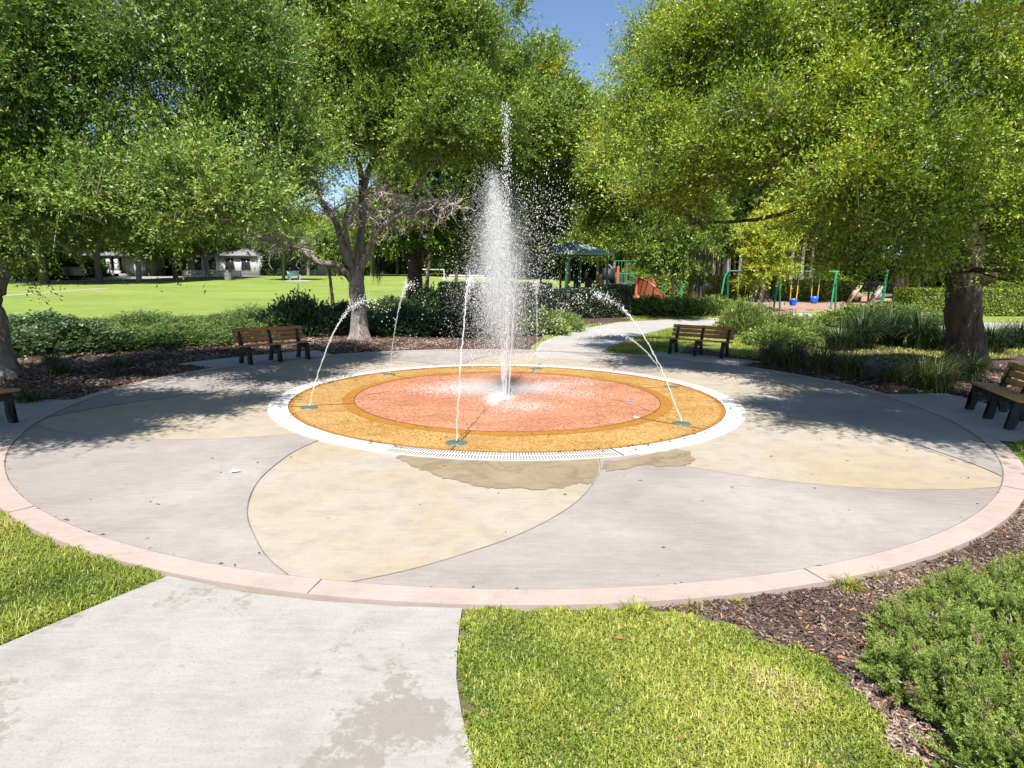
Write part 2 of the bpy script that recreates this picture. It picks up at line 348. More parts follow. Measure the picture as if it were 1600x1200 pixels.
# ------------------------------------------------------------------ the setting
def sheet(name, outline, h, m, skirt=0.0, holes=None, **k):
    """a paved or planted sheet that follows the ground; outline in metres"""
    bm = bmesh.new()
    vs = [bm.verts.new((float(p[0]), float(p[1]), 0)) for p in outline]
    es = [bm.edges.new((vs[i], vs[(i + 1) % len(vs)])) for i in range(len(vs))]
    bmesh.ops.triangle_fill(bm, use_beauty=True, edges=es)
    for yy in (28, 150):
        bmesh.ops.bisect_plane(bm, geom=bm.verts[:] + bm.edges[:] + bm.faces[:], plane_co=(0, yy, 0), plane_no=(0, 1, 0))
    for v in bm.verts: v.co.z = gz(v.co.y) + h
    for f in bm.faces:
        f.normal_update()
        if f.normal.z < 0: f.normal_flip()
    if skirt:
        be = [e for e in bm.edges if e.is_boundary]
        g = bmesh.ops.extrude_edge_only(bm, edges=be)['geom']
        for v in g:
            if isinstance(v, bmesh.types.BMVert): v.co.z -= skirt
    me = bpy.data.meshes.new(name); bm.to_mesh(me); bm.free(); me.materials.append(m)
    o = bpy.data.objects.new(name, me); COL.objects.link(o)
    return tag(o, kind='structure', **k)
def pxs(pts): return [at(*p)[:2] for p in pts]
CX, CY = -0.078, 11.206
R_RED, R_OR, R_WH, R_IN, R_OUT = 2.738, 3.796, 4.111, 7.195, 7.405
def arc(r, a0, a1, n=64):
    t = np.radians(np.linspace(a0, a1, n)); return np.c_[CX + r * np.cos(t), CY + r * np.sin(t)]
def annulus(name, r0, r1, z, m, a0=0, a1=360, skirt=0.0, n=192, **k):
    b = MB(); t = np.radians(np.linspace(a0, a1, n)); full = abs(a1 - a0) >= 360
    c, s = np.cos(t), np.sin(t)
    def ring(r, zz): return np.c_[CX + r * c, CY + r * s, np.full(n, zz)]
    i = np.arange(n - 1)
    def band(A, B): b.add(np.vstack([A, B]), np.c_[i, i + 1, n + i + 1, n + i][:, ::-1])
    band(ring(r0, z), ring(r1, z))
    if skirt: band(ring(r1, z), ring(r1, z - skirt)); 
    if skirt and r0 > 0.01: band(ring(r0, z - skirt), ring(r0, z))
    o = b.build(name, m); o['kind'] = 'structure'
    for kk, vv in k.items(): o[kk] = vv
    return o
# ground reaching the horizon
sheet('lawn', [(-1500, -40), (1500, -40), (1500, 2500), (-1500, 2500)], -0.03, M['lawn'])
# plaza: cream slab with mauve panels between six pointed petals
annulus('plaza', R_WH - 0.05, R_IN + 0.01, 0.0, M['cream'], skirt=0.08)
PET = [(R_WH, 26.4), (4.55, 24.2), (5.06, 20.8), (5.5, 17.8), (5.88, 14.8), (6.3, 11.2), (6.66, 7.6), (6.96, 4.6), (R_IN, 1.75)]
prof = spline(PET, 8)
def polar(r, a): return (CX + r * math.cos(math.radians(a)), CY + r * math.sin(math.radians(a)))
jb = MB()
for k in range(6):
    a = -100.3 + 60 * k
    out = [polar(r, a + h) for r, h in prof]
    out += [polar(R_IN, x) for x in np.linspace(a + 1.75, a + 58.25, 40)[1:-1]]
    out += [polar(r, a + 60 - h) for r, h in prof[::-1]]
    out += [polar(R_WH, x) for x in np.linspace(a + 60 - 26.4, a + 26.4, 8)[1:-1]]
    sheet('plaza_panel', out, 0.004, M['mauve'])
    for sgn in (1, -1):                                        # tooled grooves along the petal edges
        c = np.array([polar(r, a + sgn * h) for r, h in prof])
        t = unit(np.gradient(c, axis=0)); nn = np.c_[-t[:, 1], t[:, 0]] * 0.0048
        n = len(c); i = np.arange(n - 1)
        jb.add(np.c_[np.vstack([c - nn, c + nn]), np.full(2 * n, 0.0075)], np.c_[i, i + 1, n + i + 1, n + i])
t = np.radians(np.linspace(0, 360, 193)); i = np.arange(192)
for r, ww in ((R_IN, 0.011),):
    A = np.c_[CX + (r - ww) * np.cos(t), CY + (r - ww) * np.sin(t), np.full(193, 0.008)]
    B = np.c_[CX + r * np.cos(t), CY + r * np.sin(t), np.full(193, 0.008)]
    jb.add(np.vstack([A, B]), np.c_[i, 193 + i, 193 + i + 1, i + 1])
tag(jb.build('plaza_joints', plain('worn groove', (0.16, 0.138, 0.12), 0.9, 0, 0.45, 3)), kind='structure')
annulus('kerb', R_IN, R_OUT, 0.012, M['kerb'], skirt=0.12)
kb = MB()
for px, py in ((485, 925), (1272, 900), (1582, 764), (25, 800)):
    q = at(px, py); a = math.atan2(q[1] - CY, q[0] - CX); R = rotz(a)
    kb.box((CX + 7.30 * math.cos(a), CY + 7.30 * math.sin(a), 0.011), (0.2, 0.007, 0.010), R)
tag(kb.build('kerb_joints', M['joint']), kind='structure')
# splash pad
annulus('splash_pad_red', 0.0, R_RED, 0.012, M['red'])
annulus('splash_pad_orange', R_RED, R_OR, 0.010, M['orange'])
annulus('splash_pad_band', R_RED, R_RED + .2, 0.0128, M['orange_plain'])
annulus('splash_pad_band', R_OR - .07, R_OR, 0.0128, M['orange_plain'])
annulus('splash_pad_ring', R_OR, R_WH, 0.016, M['ring'], skirt=0.04)
gb = MB()
for r in (R_RED, R_OR):
    A = np.c_[CX + (r - .008) * np.cos(t), CY + (r - .008) * np.sin(t), np.full(193, 0.0185)]
    B = np.c_[CX + (r + .004) * np.cos(t), CY + (r + .004) * np.sin(t), np.full(193, 0.0185)]
    gb.add(np.vstack([A, B]), np.c_[i, 193 + i, 193 + i + 1, i + 1])
for k in range(6):
    a = math.radians(79 + 60 * k + 0.6)
    gb.box((CX + 3.25 * math.cos(a), CY + 3.25 * math.sin(a), 0.0145), (1.04, 0.014, 0.007), rotz(a))
for a in np.radians(np.arange(5, 365, 12)):
    if not (-1.98 < ((a + math.pi) % (2 * math.pi) - math.pi) < -1.2):
        gb.box((CX + 3.955 * math.cos(a), CY + 3.955 * math.sin(a), 0.0165), (0.3, 0.005, 0.004), rotz(a))
tag(gb.build('splash_pad_joints', M['wetjoint']), kind='structure')
# slotted drain grate in the ring, nearest the camera
dg = empty('drain_grate', (0, 0, 0), label='white slotted drain grate set into the white ring in front of the fountain', cat='drain grate')
b = MB(); tt = np.radians(np.linspace(-112.5, -69.5, 60)); n = 60; ii = np.arange(n - 1)
A = np.c_[CX + (R_OR + .02) * np.cos(tt), CY + (R_OR + .02) * np.sin(tt), np.full(n, .021)]
B = np.c_[CX + (R_WH - .015) * np.cos(tt), CY + (R_WH - .015) * np.sin(tt), np.full(n, .021)]
b.add(np.vstack([A, B]), np.c_[ii, n + ii, n + ii + 1, ii + 1]); b.build('cover', M['ring'], dg)
b = MB()
for a in np.radians(np.arange(-111, -70, 0.55)):
    for r in (3.885, 4.03):
        b.box((CX + r * math.cos(a), CY + r * math.sin(a), 0.0225), (0.105, 0.0125, 0.005), rotz(a))
b.box((CX + 3.955 * math.cos(math.radians(-69.3)), CY + 3.955 * math.sin(math.radians(-69.3)), 0.0225), (0.32, 0.016, 0.006), rotz(math.radians(-69.3)))
b.build('slots', M['joint'], dg)
# wet stain run off the drain
def wavy(pts, amp=0.04, n=6):
    q = spline(np.array(pts + pts[:1]), n)[:-1]
    return q + RNG.normal(0, amp, q.shape) * 0.4 + amp * np.sin(np.arange(len(q))[:, None] * 1.3)
edge = [polar(r, -100.3 + h - .25) for r, h in prof if r < 4.98]
low = spline(np.array(pxs([(926, 756), (900, 757), (880, 762), (840, 766), (815, 763), (780, 764), (745, 760), (715, 751), (690, 747), (672, 738), (650, 731), (632, 722), (618, 715)])), 8)
low[1:-1] += 0.03 * np.c_[np.sin(np.arange(len(low) - 2) * .9), np.cos(np.arange(len(low) - 2) * 1.37)] * RNG.random((len(low) - 2, 1)) 
sheet('wet_patch', edge + [tuple(p) for p in low] + [tuple(p) for p in arc(R_WH + .004, -108, -75, 30)], 0.0065, M['wet'])
sheet('wet_patch', wavy(pxs([(943, 722), (985, 717), (1030, 707), (1068, 703), (1082, 715), (1078, 725), (1040, 730), (1005, 727), (975, 734), (945, 736)]), 0.03), 0.0095, M['wet'])

# paths
PATHP = pxs([(262, 899.5), (380, 925), (500, 939), (620, 947), (722, 950), (717, 985), (714, 1020), (713, 1060), (721, 1115), (735, 1170), (752, 1220), (800, 1400), (800, 2600), (-2600, 2600), (-2600, 1900), (-700, 1280), (0, 1009), (140, 950)])
sheet('path', PATHP, 0.0, M['path'], skirt=0.09)
pback = [(840, 560), (838, 545), (845, 535), (870, 525), (915, 512), (965, 503.5), (1040, 499.5), (1120, 497), (1180, 496.5), (1215, 489.5), (1260, 489), (1275, 494), (1330, 497), (1450, 501), (1600, 505), (1800, 509),
         (1800, 523), (1600, 515.5), (1450, 511.5), (1330, 508), (1290, 507), (1150, 506), (1090, 508), (1045, 512), (1010, 521), (975, 533), (950, 543), (940, 550), (930, 562)]
sheet('path', pxs(pback), 0.001, M['pathfar'], skirt=0.05)
sheet('road', [at(*p)[:2] for p in [(-500, 446), (-100, 446), (230, 436.5), (400, 431.5), (560, 428.5), (560, 423.8), (400, 427), (230, 431.5), (-100, 441.5), (-500, 441)]], 0.0, M['asphalt'])
sheet('pavement', [at(*p)[:2] for p in [(-300, 478), (0, 462.5), (100, 455), (170, 450.3), (170, 449.4), (100, 453.9), (0, 461), (-300, 475)]], -0.02, M['pathfar'])
sheet('pavement', [at(*p)[:2] for p in [(445, 439.5), (480, 439.5), (488, 437.5), (450, 437)]], -0.02, M['pathfar'])
sheet('road', [at(*p)[:2] for p in [(690, 437), (900, 434), (900, 431.5), (690, 433.5)]], 0.0, M['pathfar'])
# planting beds
sheet('mulch_bed', list(arc(R_OUT + .005, 112, 205, 50)) + pxs([(-420, 800), (-420, 560), (-100, 505), (60, 497), (150, 497), (250, 497), (370, 488), (560, 490), (690, 488), (860, 492), (985, 497), (985, 503), (900, 512), (850, 527), (830, 540), (828, 547)]), -0.02, M['mulch'])
sheet('mulch_bed', list(arc(R_OUT + .005, -22, 52, 40)) + pxs([(1075, 538), (1180, 560), (1250, 548), (1300, 530), (1600, 525), (1900, 530), (2050, 640)]), -0.02, M['mulch'])
sheet('mulch_bed', list(arc(R_OUT + .005, -85, -26, 40)) + pxs([(1610, 780), (2300, 860), (2600, 1500), (1560, 1500), (1530, 1260), (1490, 1200), (1420, 1165), (1385, 1120), (1345, 1080), (1315, 1040), (1250, 1010), (1200, 985), (1160, 972), (1120, 958), (1060, 950), (1000, 948)]), -0.026, M['mulch'])
sheet('mulch_bed', pxs([(1180, 528), (1250, 522), (1300, 520), (1330, 530), (1300, 545), (1230, 546)]), -0.025, M['mulch'])
sheet('playground_floor', pxs([(955, 480), (1005, 489), (1080, 487), (1160, 489), (1215, 488), (1270, 487), (1330, 485), (1480, 490), (1520, 470), (1400, 462), (1250, 456), (1100, 455), (960, 462)]), -0.02, M['chipground'])
for a0, a1 in ((-22, 6), (38, 60), (130, 156), (186, 206)):
    annulus('bench_pad', R_OUT, R_OUT + 1.35, -0.01, M['pad'], a0, a1, skirt=0.06, n=24)

# ------------------------------------------------------------------ leaves, trees
def leaf_quads(P, D, N, L, W, fold=0.18):
    D = unit(D); S = unit(np.cross(D, N)); Nn = np.cross(S, D)
    L = np.asarray(L)[:, None]; W = np.asarray(W)[:, None]
    mid = P + D * L * 0.45
    return np.stack([P, mid + S * W / 2 + Nn * W * fold, P + D * L, mid - S * W / 2 + Nn * W * fold], 1).reshape(-1, 3)
def add_leaves(b, P, D, N, L, W, tint, mi=0):
    b.add(leaf_quads(P, D, N, L, W), np.arange(len(P) * 4).reshape(-1, 4), mi, tint)
def rdir(n, up=0.0):
    d = RNG.normal(size=(n, 3)); d[:, 2] += up; return unit(d)
def crown(b, lobes, density, leaf=0.09, per=20, twl=0.7, clump=0.3, tw_mi=1, asp=0.42, hollow=0.5, tbias=0.0):
    """lobes: (x,y,z,rx,rz). Twig sprays gathered in clumps on each lobe, leaves along every twig."""
    for (x, y, z, rx, rz) in lobes:
        area = 4 * math.pi * rx * (rx + rz) / 2
        nt_ = max(20, int(area * density / per)); nc = max(5, int(area / (clump * rx + 0.25) ** 2 * 0.22))
        cd = rdir(nc, 0.25); cu = hollow + (1.0 - hollow) * RNG.random(nc) ** 0.6
        cc = cd * cu[:, None] * V(rx, rx, rz) * .84; cs = (clump * rx * 0.38 + 0.09) * (0.55 + 0.8 * RNG.random(nc))
        ct = RNG.normal(0, 0.16, nc)
        k = RNG.integers(0, nc, nt_)
        a = cc[k] + RNG.normal(size=(nt_, 3)) * cs[k][:, None] * V(1, 1, 0.75)
        d = unit(unit(a) * 0.75 + rdir(nt_) * 0.75 + V(0, 0, 0.22))
        l = twl * (0.5 + RNG.random(nt_))
        a = a + V(x, y, z)
        P = np.repeat(a, per, 0); Dm = np.repeat(d, per, 0); tt_ = np.tile((np.arange(per) + 0.5) / per, nt_) + RNG.normal(0, 0.03, nt_ * per)
        Ll = np.repeat(l, per)
        P = P + Dm * (Ll * tt_)[:, None] + RNG.normal(0, 0.3, P.shape) * leaf; P[:, 2] -= 0.10 * Ll * tt_ ** 2
        Dl = unit(Dm * 0.85 + rdir(len(P)) * 0.8 + V(0, 0, 0.1))
        N = unit(rdir(len(P)) * 0.8 + V(0, -0.15, 0.75))
        s = leaf * (0.65 + 0.7 * RNG.random(len(P)))
        ti = np.clip(0.42 + tbias + np.repeat(ct[k] + RNG.normal(0, 0.09, nt_), per) + RNG.normal(0, 0.12, len(P)) + 0.3 * (tt_ - 0.5), 0, 0.94)
        ti = np.where(RNG.random(len(P)) < 0.006, 1.0, ti)
        add_leaves(b, P, Dl, N, s, s * asp, ti)
        nk = int(area * density * .10)                              # leaves deep inside the lobe
        if nk > 4:
            kk = RNG.integers(0, nc, nk); P = rdir(nk) * (RNG.random(nk) ** .5 * .62)[:, None] * V(rx, rx, rz) + V(x, y, z); s2 = leaf * 1.5 * (.7 + .6 * RNG.random(nk))
            add_leaves(b, P, rdir(nk), unit(rdir(nk) + V(0, 0, .4)), s2, s2 * .5, np.clip(.42 + tbias + ct[kk] + RNG.normal(0, .12, nk), 0, .94))
        q = RNG.random(nt_) < 0.12; m_ = q.sum()                    # bare twig stems
        if m_:
            add_leaves(b, a[q] - d[q] * 0.25, d[q] + V(0, 0, -0.05), rdir(m_), l[q] * .9 + 0.1, np.full(m_, 0.011), np.full(m_, 0.5), tw_mi)
def limb(b, pts, r0, r1, n=9, wob=0.0):
    q = spline(pts, 7); k = len(q)
    r = r0 + (r1 - r0) * np.linspace(0, 1, k) ** 0.8
    if wob: q[1:-1] += RNG.normal(0, wob, (k - 2, 3)); r = r * (1 + RNG.normal(0, 0.05, k))
    b.tube(q, r, n); return q
def branches(b, start_pts, lobes, r=0.08):
    """thin boughs from the nearest limb point out into every lobe"""
    S = np.vstack(start_pts)
    for (x, y, z, rx, rz) in lobes:
        c = V(x, y, z)
        below = S[S[:, 2] < z + 0.3]
        if len(below) < 3: below = S
        s = below[np.argmin(((below - c) ** 2).sum(1))]
        md = (s + c) / 2 + V(0, 0, 0.2) + RNG.normal(0, 0.25, 3)
        limb(b, [s, md, c], r, r * 0.35, 7, 0.02)
        for _ in range(5):
            e = c + rdir(1)[0] * V(rx, rx, rz) * 0.85
            limb(b, [md * 0.4 + c * 0.6, (c + e) / 2 + RNG.normal(0, 0.15, 3), e], r * 0.35, 0.012, 5, 0.02)
def flare(b, foot, r, h=0.9, n=14, roots=6):
    """root flare at a trunk's base"""
    th = np.linspace(0, 2 * np.pi, n * 2, endpoint=False); ph = RNG.random() * 6
    zs = np.array([-0.12, 0.0, 0.12, 0.3, 0.55, h]); rr = r * np.array([1.55, 1.42, 1.25, 1.09, 0.98, 0.82])
    ring = []
    for z, q in zip(zs, rr):
        lob = 1 + 0.16 * (q / r - 1) / 0.5 * np.cos(roots * th + ph) + 0.05 * np.cos(3 * th + ph)
        ring.append(np.c_[foot[0] + q * lob * np.cos(th), foot[1] + q * lob * np.sin(th), np.full(len(th), foot[2] + z)])
    N_ = len(th); i = np.arange(len(zs) - 1)[:, None] * N_; j = np.arange(N_)[None]; j2 = (j + 1) % N_
    b.add(np.vstack(ring), np.stack([i + j, i + j2, i + N_ + j2, i + N_ + j], -1).reshape(-1, 4))
def PX(lst): return [aty(x, y, Y) for x, y, Y in lst]
def LOBES(lst, flat=0.82, lean=0.0):
    out = []
    for (px, py, Y, rp) in lst:
        Y = Y + lean * (200 - py) / 100
        c = aty(px, py, Y); r = rp / FOC * Y; out.append((c[0], c[1], c[2], r, r * flat))
    return out
def local(lobes, o): return [(x - o[0], y - o[1], z - o[2], a, c) for x, y, z, a, c in lobes]
def moss(b, pts, n=40, L=0.6, w=0.03):
    for p in pts:
        k = n; P = np.asarray(p) + RNG.normal(0, 1, (k, 3)) * V(0.16, 0.16, 0.05)
        s = L * (0.4 + RNG.random(k)); 
        add_leaves(b, P, V(0, 0, -1) + RNG.normal(0, 0.08, (k, 3)), rdir(k), s, np.full(k, w), RNG.random(k))

def oak(name, label, foot, limbs, lobes, bark, leafm, dens, leaf, group=None, per=20, moss_pts=None, mossm='moss', trunk_r=0.3, fl=True, twl=0.68, mossL=0.6, tbias=0.0):
    root = empty(name, foot, label=label, cat='tree', group=group)
    o = np.asarray(foot, float)
    b = MB(); starts = []
    for pts, r0, r1 in limbs:
        q = limb(b, [np.asarray(p) - o for p in pts], r0, r1, 12, 0.012); starts.append(q)
    if fl: flare(b, (0, 0, 0), trunk_r)
    ll = local(lobes, o)
    branches(b, starts, ll, 0.07)
    b.build('trunk', M[bark], root, smooth=True)
    c = MB(); crown(c, ll, dens, leaf, per, twl, tbias=tbias)
    c.build('crown', [M[leafm], M['twig']], root)
    if moss_pts is not None:
        mb = MB(); moss(mb, [np.asarray(p) - o for p in moss_pts], L=mossL); mb.build('moss', M[mossm], root, kind='stuff')
    return root

# left oak, trunk cut by the frame's edge
f1 = at(-4, 588)
t1 = [(*p,) for p in PX([(-2, 595, f1[1]), (-14, 520, f1[1]), (-24, 470, f1[1] + .1), (-10, 425, f1[1] + .1)])]
oak('oak_tree', 'large oak whose grey trunk leans out of the picture at the left edge',
    f1, [(t1, .34, .28),
         (PX([(-10, 425, 13), (14, 370, 13), (60, 290, 13.2), (120, 200, 13.6), (190, 100, 14)]), .17, .05),
         (PX([(-10, 425, 13), (-40, 340, 13.5), (0, 220, 14), (60, 60, 14.5)]), .22, .06),
         (PX([(10, 380, 12.8), (120, 330, 13.5), (250, 290, 14), (340, 260, 14.3)]), .11, .03),
         (PX([(60, 290, 13.2), (180, 230, 13.4), (330, 170, 13.6)]), .1, .03)],
    LOBES([(40, 315, 12.5, 75), (130, 320, 13.5, 65), (210, 315, 13, 70), (300, 310, 12.2, 75), (355, 318, 12.2, 48), (330, 250, 11.6, 60), (60, 210, 12, 110), (0, 110, 11.5, 120),
           (170, 250, 12.5, 75), (280, 225, 12.8, 85), (370, 240, 13.2, 70), (120, 60, 10.5, 130), (260, 60, 10.5, 120), (380, 110, 12, 90), (360, 20, 11.5, 100), (430, 175, 13, 60), (250, 290, 15, 60),
           (400, 290, 13.2, 50), (420, 240, 13, 55), (380, 285, 12.2, 45), (430, 285, 14.6, 38), (455, 270, 14.6, 42), (440, 190, 13, 55), (470, 250, 13.6, 42), (300, 318, 12.0, 42), (150, 315, 12.2, 45), (-90, 300, 12, 120), (-120, 120, 10, 150), (20, 0, 9.5, 120), (110, 375, 13.5, 35), (0, 390, 14.5, 35)], lean=1.15),
    'bark', 'leaf_deep', 880, 0.068, trunk_r=.33)
# the middle oak behind the fountain, many bare grey limbs
f2 = at(562, 529); Y2 = f2[1]
limbs2 = [(PX([(562, 535, Y2), (561, 490, Y2), (558, 455, Y2), (556, 420, Y2)]), .3, .25),
          (PX([(553, 440, Y2), (527, 415, Y2 - .4), (495, 408, Y2 - .8), (468, 390, Y2 - 1.1), (440, 378, Y2 - 1.3), (395, 368, Y2 - 1.6)]), .14, .05),
          (PX([(553, 428, Y2), (536, 385, Y2 - .3), (526, 350, Y2 - .2), (500, 312, Y2), (486, 270, Y2)]), .165, .06),
          (PX([(557, 425, Y2), (563, 385, Y2), (566, 330, Y2 + .2), (573, 280, Y2 + .3), (592, 235, Y2), (640, 185, Y2 - .5), (668, 120, Y2 - .8)]), .17, .05),
          (PX([(560, 428, Y2), (576, 390, Y2 - .4), (592, 358, Y2 - .7), (628, 320, Y2 - 1), (652, 288, Y2 - 1), (690, 240, Y2 - 1)]), .14, .045),
          (PX([(590, 362, Y2 - .7), (622, 337, Y2 - 1.1), (662, 328, Y2 - 1.5), (690, 318, Y2 - 1.8), (712, 320, Y2 - 2)]), .09, .04),
          (PX([(548, 400, Y2 - .1), (541, 370, Y2 - .6), (539, 345, Y2 - .8), (545, 318, Y2 - 1)]), .1, .05),
          (PX([(566, 330, Y2 + .2), (560, 250, Y2 + .4), (520, 150, Y2 + .5), (500, 40, Y2)]), .12, .04)]
lob2 = LOBES([(470, 205, 20, 72), (540, 192, 19.4, 78), (600, 185, 20, 75), (670, 212, 19.6, 66), (430, 170, 20, 75), (500, 130, 19.3, 85), (590, 110, 19.5, 90), (680, 170, 20, 75),
              (440, 50, 20, 85), (530, 30, 19.3, 95), (640, 30, 19.6, 90), (720, 90, 20.5, 75), (748, 30, 21, 58), (750, 190, 21, 70), (480, -50, 19, 110), (620, -60, 19, 110), (748, 235, 21.5, 52), (405, 235, 20.3, 62), (385, 300, 20.6, 45), (425, 300, 20.6, 45)], lean=.7)
r2 = oak('oak_tree', 'spreading oak with bare grey lower limbs behind the left back bench', f2, limbs2, lob2, 'bark', 'leaf_mid', 720, 0.088, trunk_r=.29)
# dead twigs under that crown
b = MB(); o2 = V(*f2)
for px, py, Y in [(500, 312, 20.5), (485, 290, 20.3), (520, 330, 20.3), (575, 300, 20.5), (560, 320, 20.3), (592, 330, 20.3), (630, 318, 20.2), (690, 318, 19.6), (712, 320, 19.5), (660, 325, 20), (440, 378, 20.2), (470, 388, 20.4), (415, 372, 20.1), (610, 350, 20.6), (650, 340, 20.2), (540, 345, 20.5), (600, 300, 20)]:
    s = aty(px, py, Y) - o2
    for _ in range(17):
        d = rdir(1)[0] * V(1, .6, .8) + V(0, -.1, .1); p = s; r = .018; pts = [p]
        for k in range(5):
            p = p + d * RNG.uniform(.1, .22); d = unit(d + RNG.normal(0, .45, 3) + V(0, 0, -.03)); pts.append(p)
        b.tube(np.array(pts), np.linspace(.02, .006, 6), 4, cap=False)
        for q in pts[2:]:
            e = q + rdir(1)[0] * .22; b.tube(np.array([q, (q + e) / 2 + RNG.normal(0, .03, 3), e]), [.009, .007, .005], 3, cap=False)
b.build('bare_twigs', M['twig'], r2, kind='stuff')

# dark mossy oak behind it
f3 = at(646, 488); Y3 = f3[1]
oak('oak_tree', 'dark trunked oak hung with moss among dark shrubs left of the spray', f3,
    [(PX([(646, 494, Y3), (648, 450, Y3), (649, 405, Y3)]), .44, .42), (PX([(646, 412, Y3), (625, 388, Y3), (600, 370, Y3), (580, 350, Y3)]), .22, .08),
     (PX([(652, 410, Y3), (672, 380, Y3), (690, 340, Y3), (720, 280, Y3)]), .25, .08), (PX([(648, 412, Y3), (650, 350, Y3), (640, 260, Y3)]), .3, .1)],
    LOBES([(600, 330, 33, 60), (660, 335, 32, 60), (720, 330, 33, 55), (640, 250, 33, 80), (720, 230, 32, 75), (590, 350, 35, 50), (790, 220, 32, 70), (840, 170, 32, 60), (800, 130, 32, 65), (780, 300, 34, 60), (690, 375, 33, 32), (620, 375, 34, 28)]),
    'bark_dark', 'leaf_mid', 260, 0.15, trunk_r=.43, moss_pts=PX([(591, 385, Y3), (594, 392, Y3), (588, 400, Y3), (592, 410, Y3), (625, 385, Y3), (680, 385, Y3), (700, 378, Y3), (660, 380, 32), (610, 378, 33)]), mossL=1.1, twl=.8)
# slim trees behind the dark hedge
f4 = at(727, 462, 0); Y4 = f4[1]
oak('slim_tree', 'slim pale trunked tree rising behind the dark hedge left of the spray', f4,
    [(PX([(727, 468, Y4), (729, 440, Y4), (730, 410, Y4), (735, 370, Y4), (760, 320, Y4)]), .15, .08), (PX([(731, 400, Y4), (770, 340, Y4), (830, 280, Y4), (870, 200, Y4)]), .1, .05)],
    LOBES([(740, 340, 38, 40), (780, 330, 37, 50), (830, 310, 37, 55), (870, 280, 36, 50), (850, 220, 36, 55), (880, 170, 36, 45), (830, 130, 37, 48), (850, 90, 37, 30), (800, 260, 38, 60), (900, 230, 37, 40), (830, 370, 39, 34), (870, 345, 38, 40), (910, 290, 38, 40), (915, 180, 37, 32)]),
    'bark', 'leaf_lime', 210, 0.17, trunk_r=.15, twl=.8)
for lab, px, py, lob in (('leaning dark trunked tree behind the dark hedge beside the white goal post', 712, 462, [(712, 385, 40, 35), (735, 375, 40, 35), (700, 360, 40, 35)]),
                         ('straight dark trunked tree just right of the mossy oak behind the shrubs', 667, 470, [(672, 380, 39, 35), (690, 360, 39, 40), (655, 365, 39, 35)])):
    f = at(px, py); Y = f[1]
    oak('slim_tree', lab, f, [(PX([(px - 2, py + 5, Y), (px + 1, 430, Y), (px + 8, 390, Y)]), .17, .11)], LOBES(lob), 'bark_dark', 'leaf_mid', 200, .17, trunk_r=.16, twl=.8)
f = at(520, 484); Y = f[1]
oak('sapling', 'thin dark stemmed sapling on the lawn edge just left of the spreading oak', f, [(PX([(521, 488, Y), (518, 455, Y), (514, 425, Y)]), .1, .08)],
    LOBES([(515, 405, Y, 28), (500, 395, Y, 24), (535, 390, Y, 26), (515, 375, Y, 24)]), 'bark_dark', 'leaf_deep', 260, .13, trunk_r=.1, twl=.6)

# right oak and its wide crown
fR = at(1507, 571); YR = fR[1]
LR = LOBES([(1000, 250, 17, 62), (1030, 150, 15.5, 75), (1100, 90, 14, 90), (1070, 200, 14.5, 85), (1020, 300, 14.5, 52), (1100, 265, 14.5, 60), (1190, 225, 12.6, 90), (1050, 240, 14.5, 60), (1130, 240, 13, 55), (1235, 260, 12.6, 50), (1180, 110, 12.5, 110),
            (1130, 20, 13, 90), (1030, 40, 16, 50), (1290, 275, 13.8, 75), (1310, 180, 12, 120), (1260, 40, 11.5, 120), (1390, 325, 12.2, 80), (1420, 220, 11.4, 110), (1330, 260, 11.6, 70), (1480, 300, 12.2, 70), (1400, 70, 11, 140),
            (1540, 250, 13, 110), (1540, 90, 11.5, 140), (1590, 360, 14, 80), (1640, 200, 13, 130), (1320, 392, 14.5, 44), (1368, 402, 15.5, 40), (1295, 355, 15.5, 35), (1460, 370, 15, 60), (1040, 315, 16.5, 38), (1580, 420, 15, 30), (985, 200, 18, 38), (995, 120, 17, 36)], lean=1.15)
mossR = PX([(1485, 395, 14), (1468, 380, 14.5), (1430, 385, 15), (1100, 390, 17), (1090, 385, 17), (1115, 395, 17)])
oak('oak_tree', 'big dark trunked oak on the right in the planted bed near the golden bench', fR,
    [(PX([(1508, 578, YR), (1507, 520, YR), (1505, 460, YR), (1510, 400, YR), (1514, 350, YR)]), .44, .36),
     (PX([(1510, 400, YR), (1480, 350, 15.5), (1400, 290, 14.5), (1300, 250, 14), (1180, 250, 14), (1080, 240, 15)]), .24, .05),
     (PX([(1515, 440, YR), (1555, 428, 16.2), (1620, 412, 16), (1700, 380, 16)]), .24, .12),
     (PX([(1512, 355, YR), (1500, 250, 15), (1450, 130, 13), (1380, 30, 12)]), .26, .06),
     (PX([(1516, 355, YR), (1560, 220, 15), (1610, 80, 14)]), .24, .06),
     (PX([(1400, 290, 14.5), (1330, 300, 15), (1200, 340, 16), (1080, 350, 17)]), .11, .03),
     (PX([(1450, 330, 14.8), (1400, 370, 15), (1330, 400, 15), (1280, 420, 15)]), .06, .02)],
    LR, 'bark_dark', 'leaf_lime', 900, 0.067, trunk_r=.43, moss_pts=mossR, mossm='moss_pale', mossL=.45)
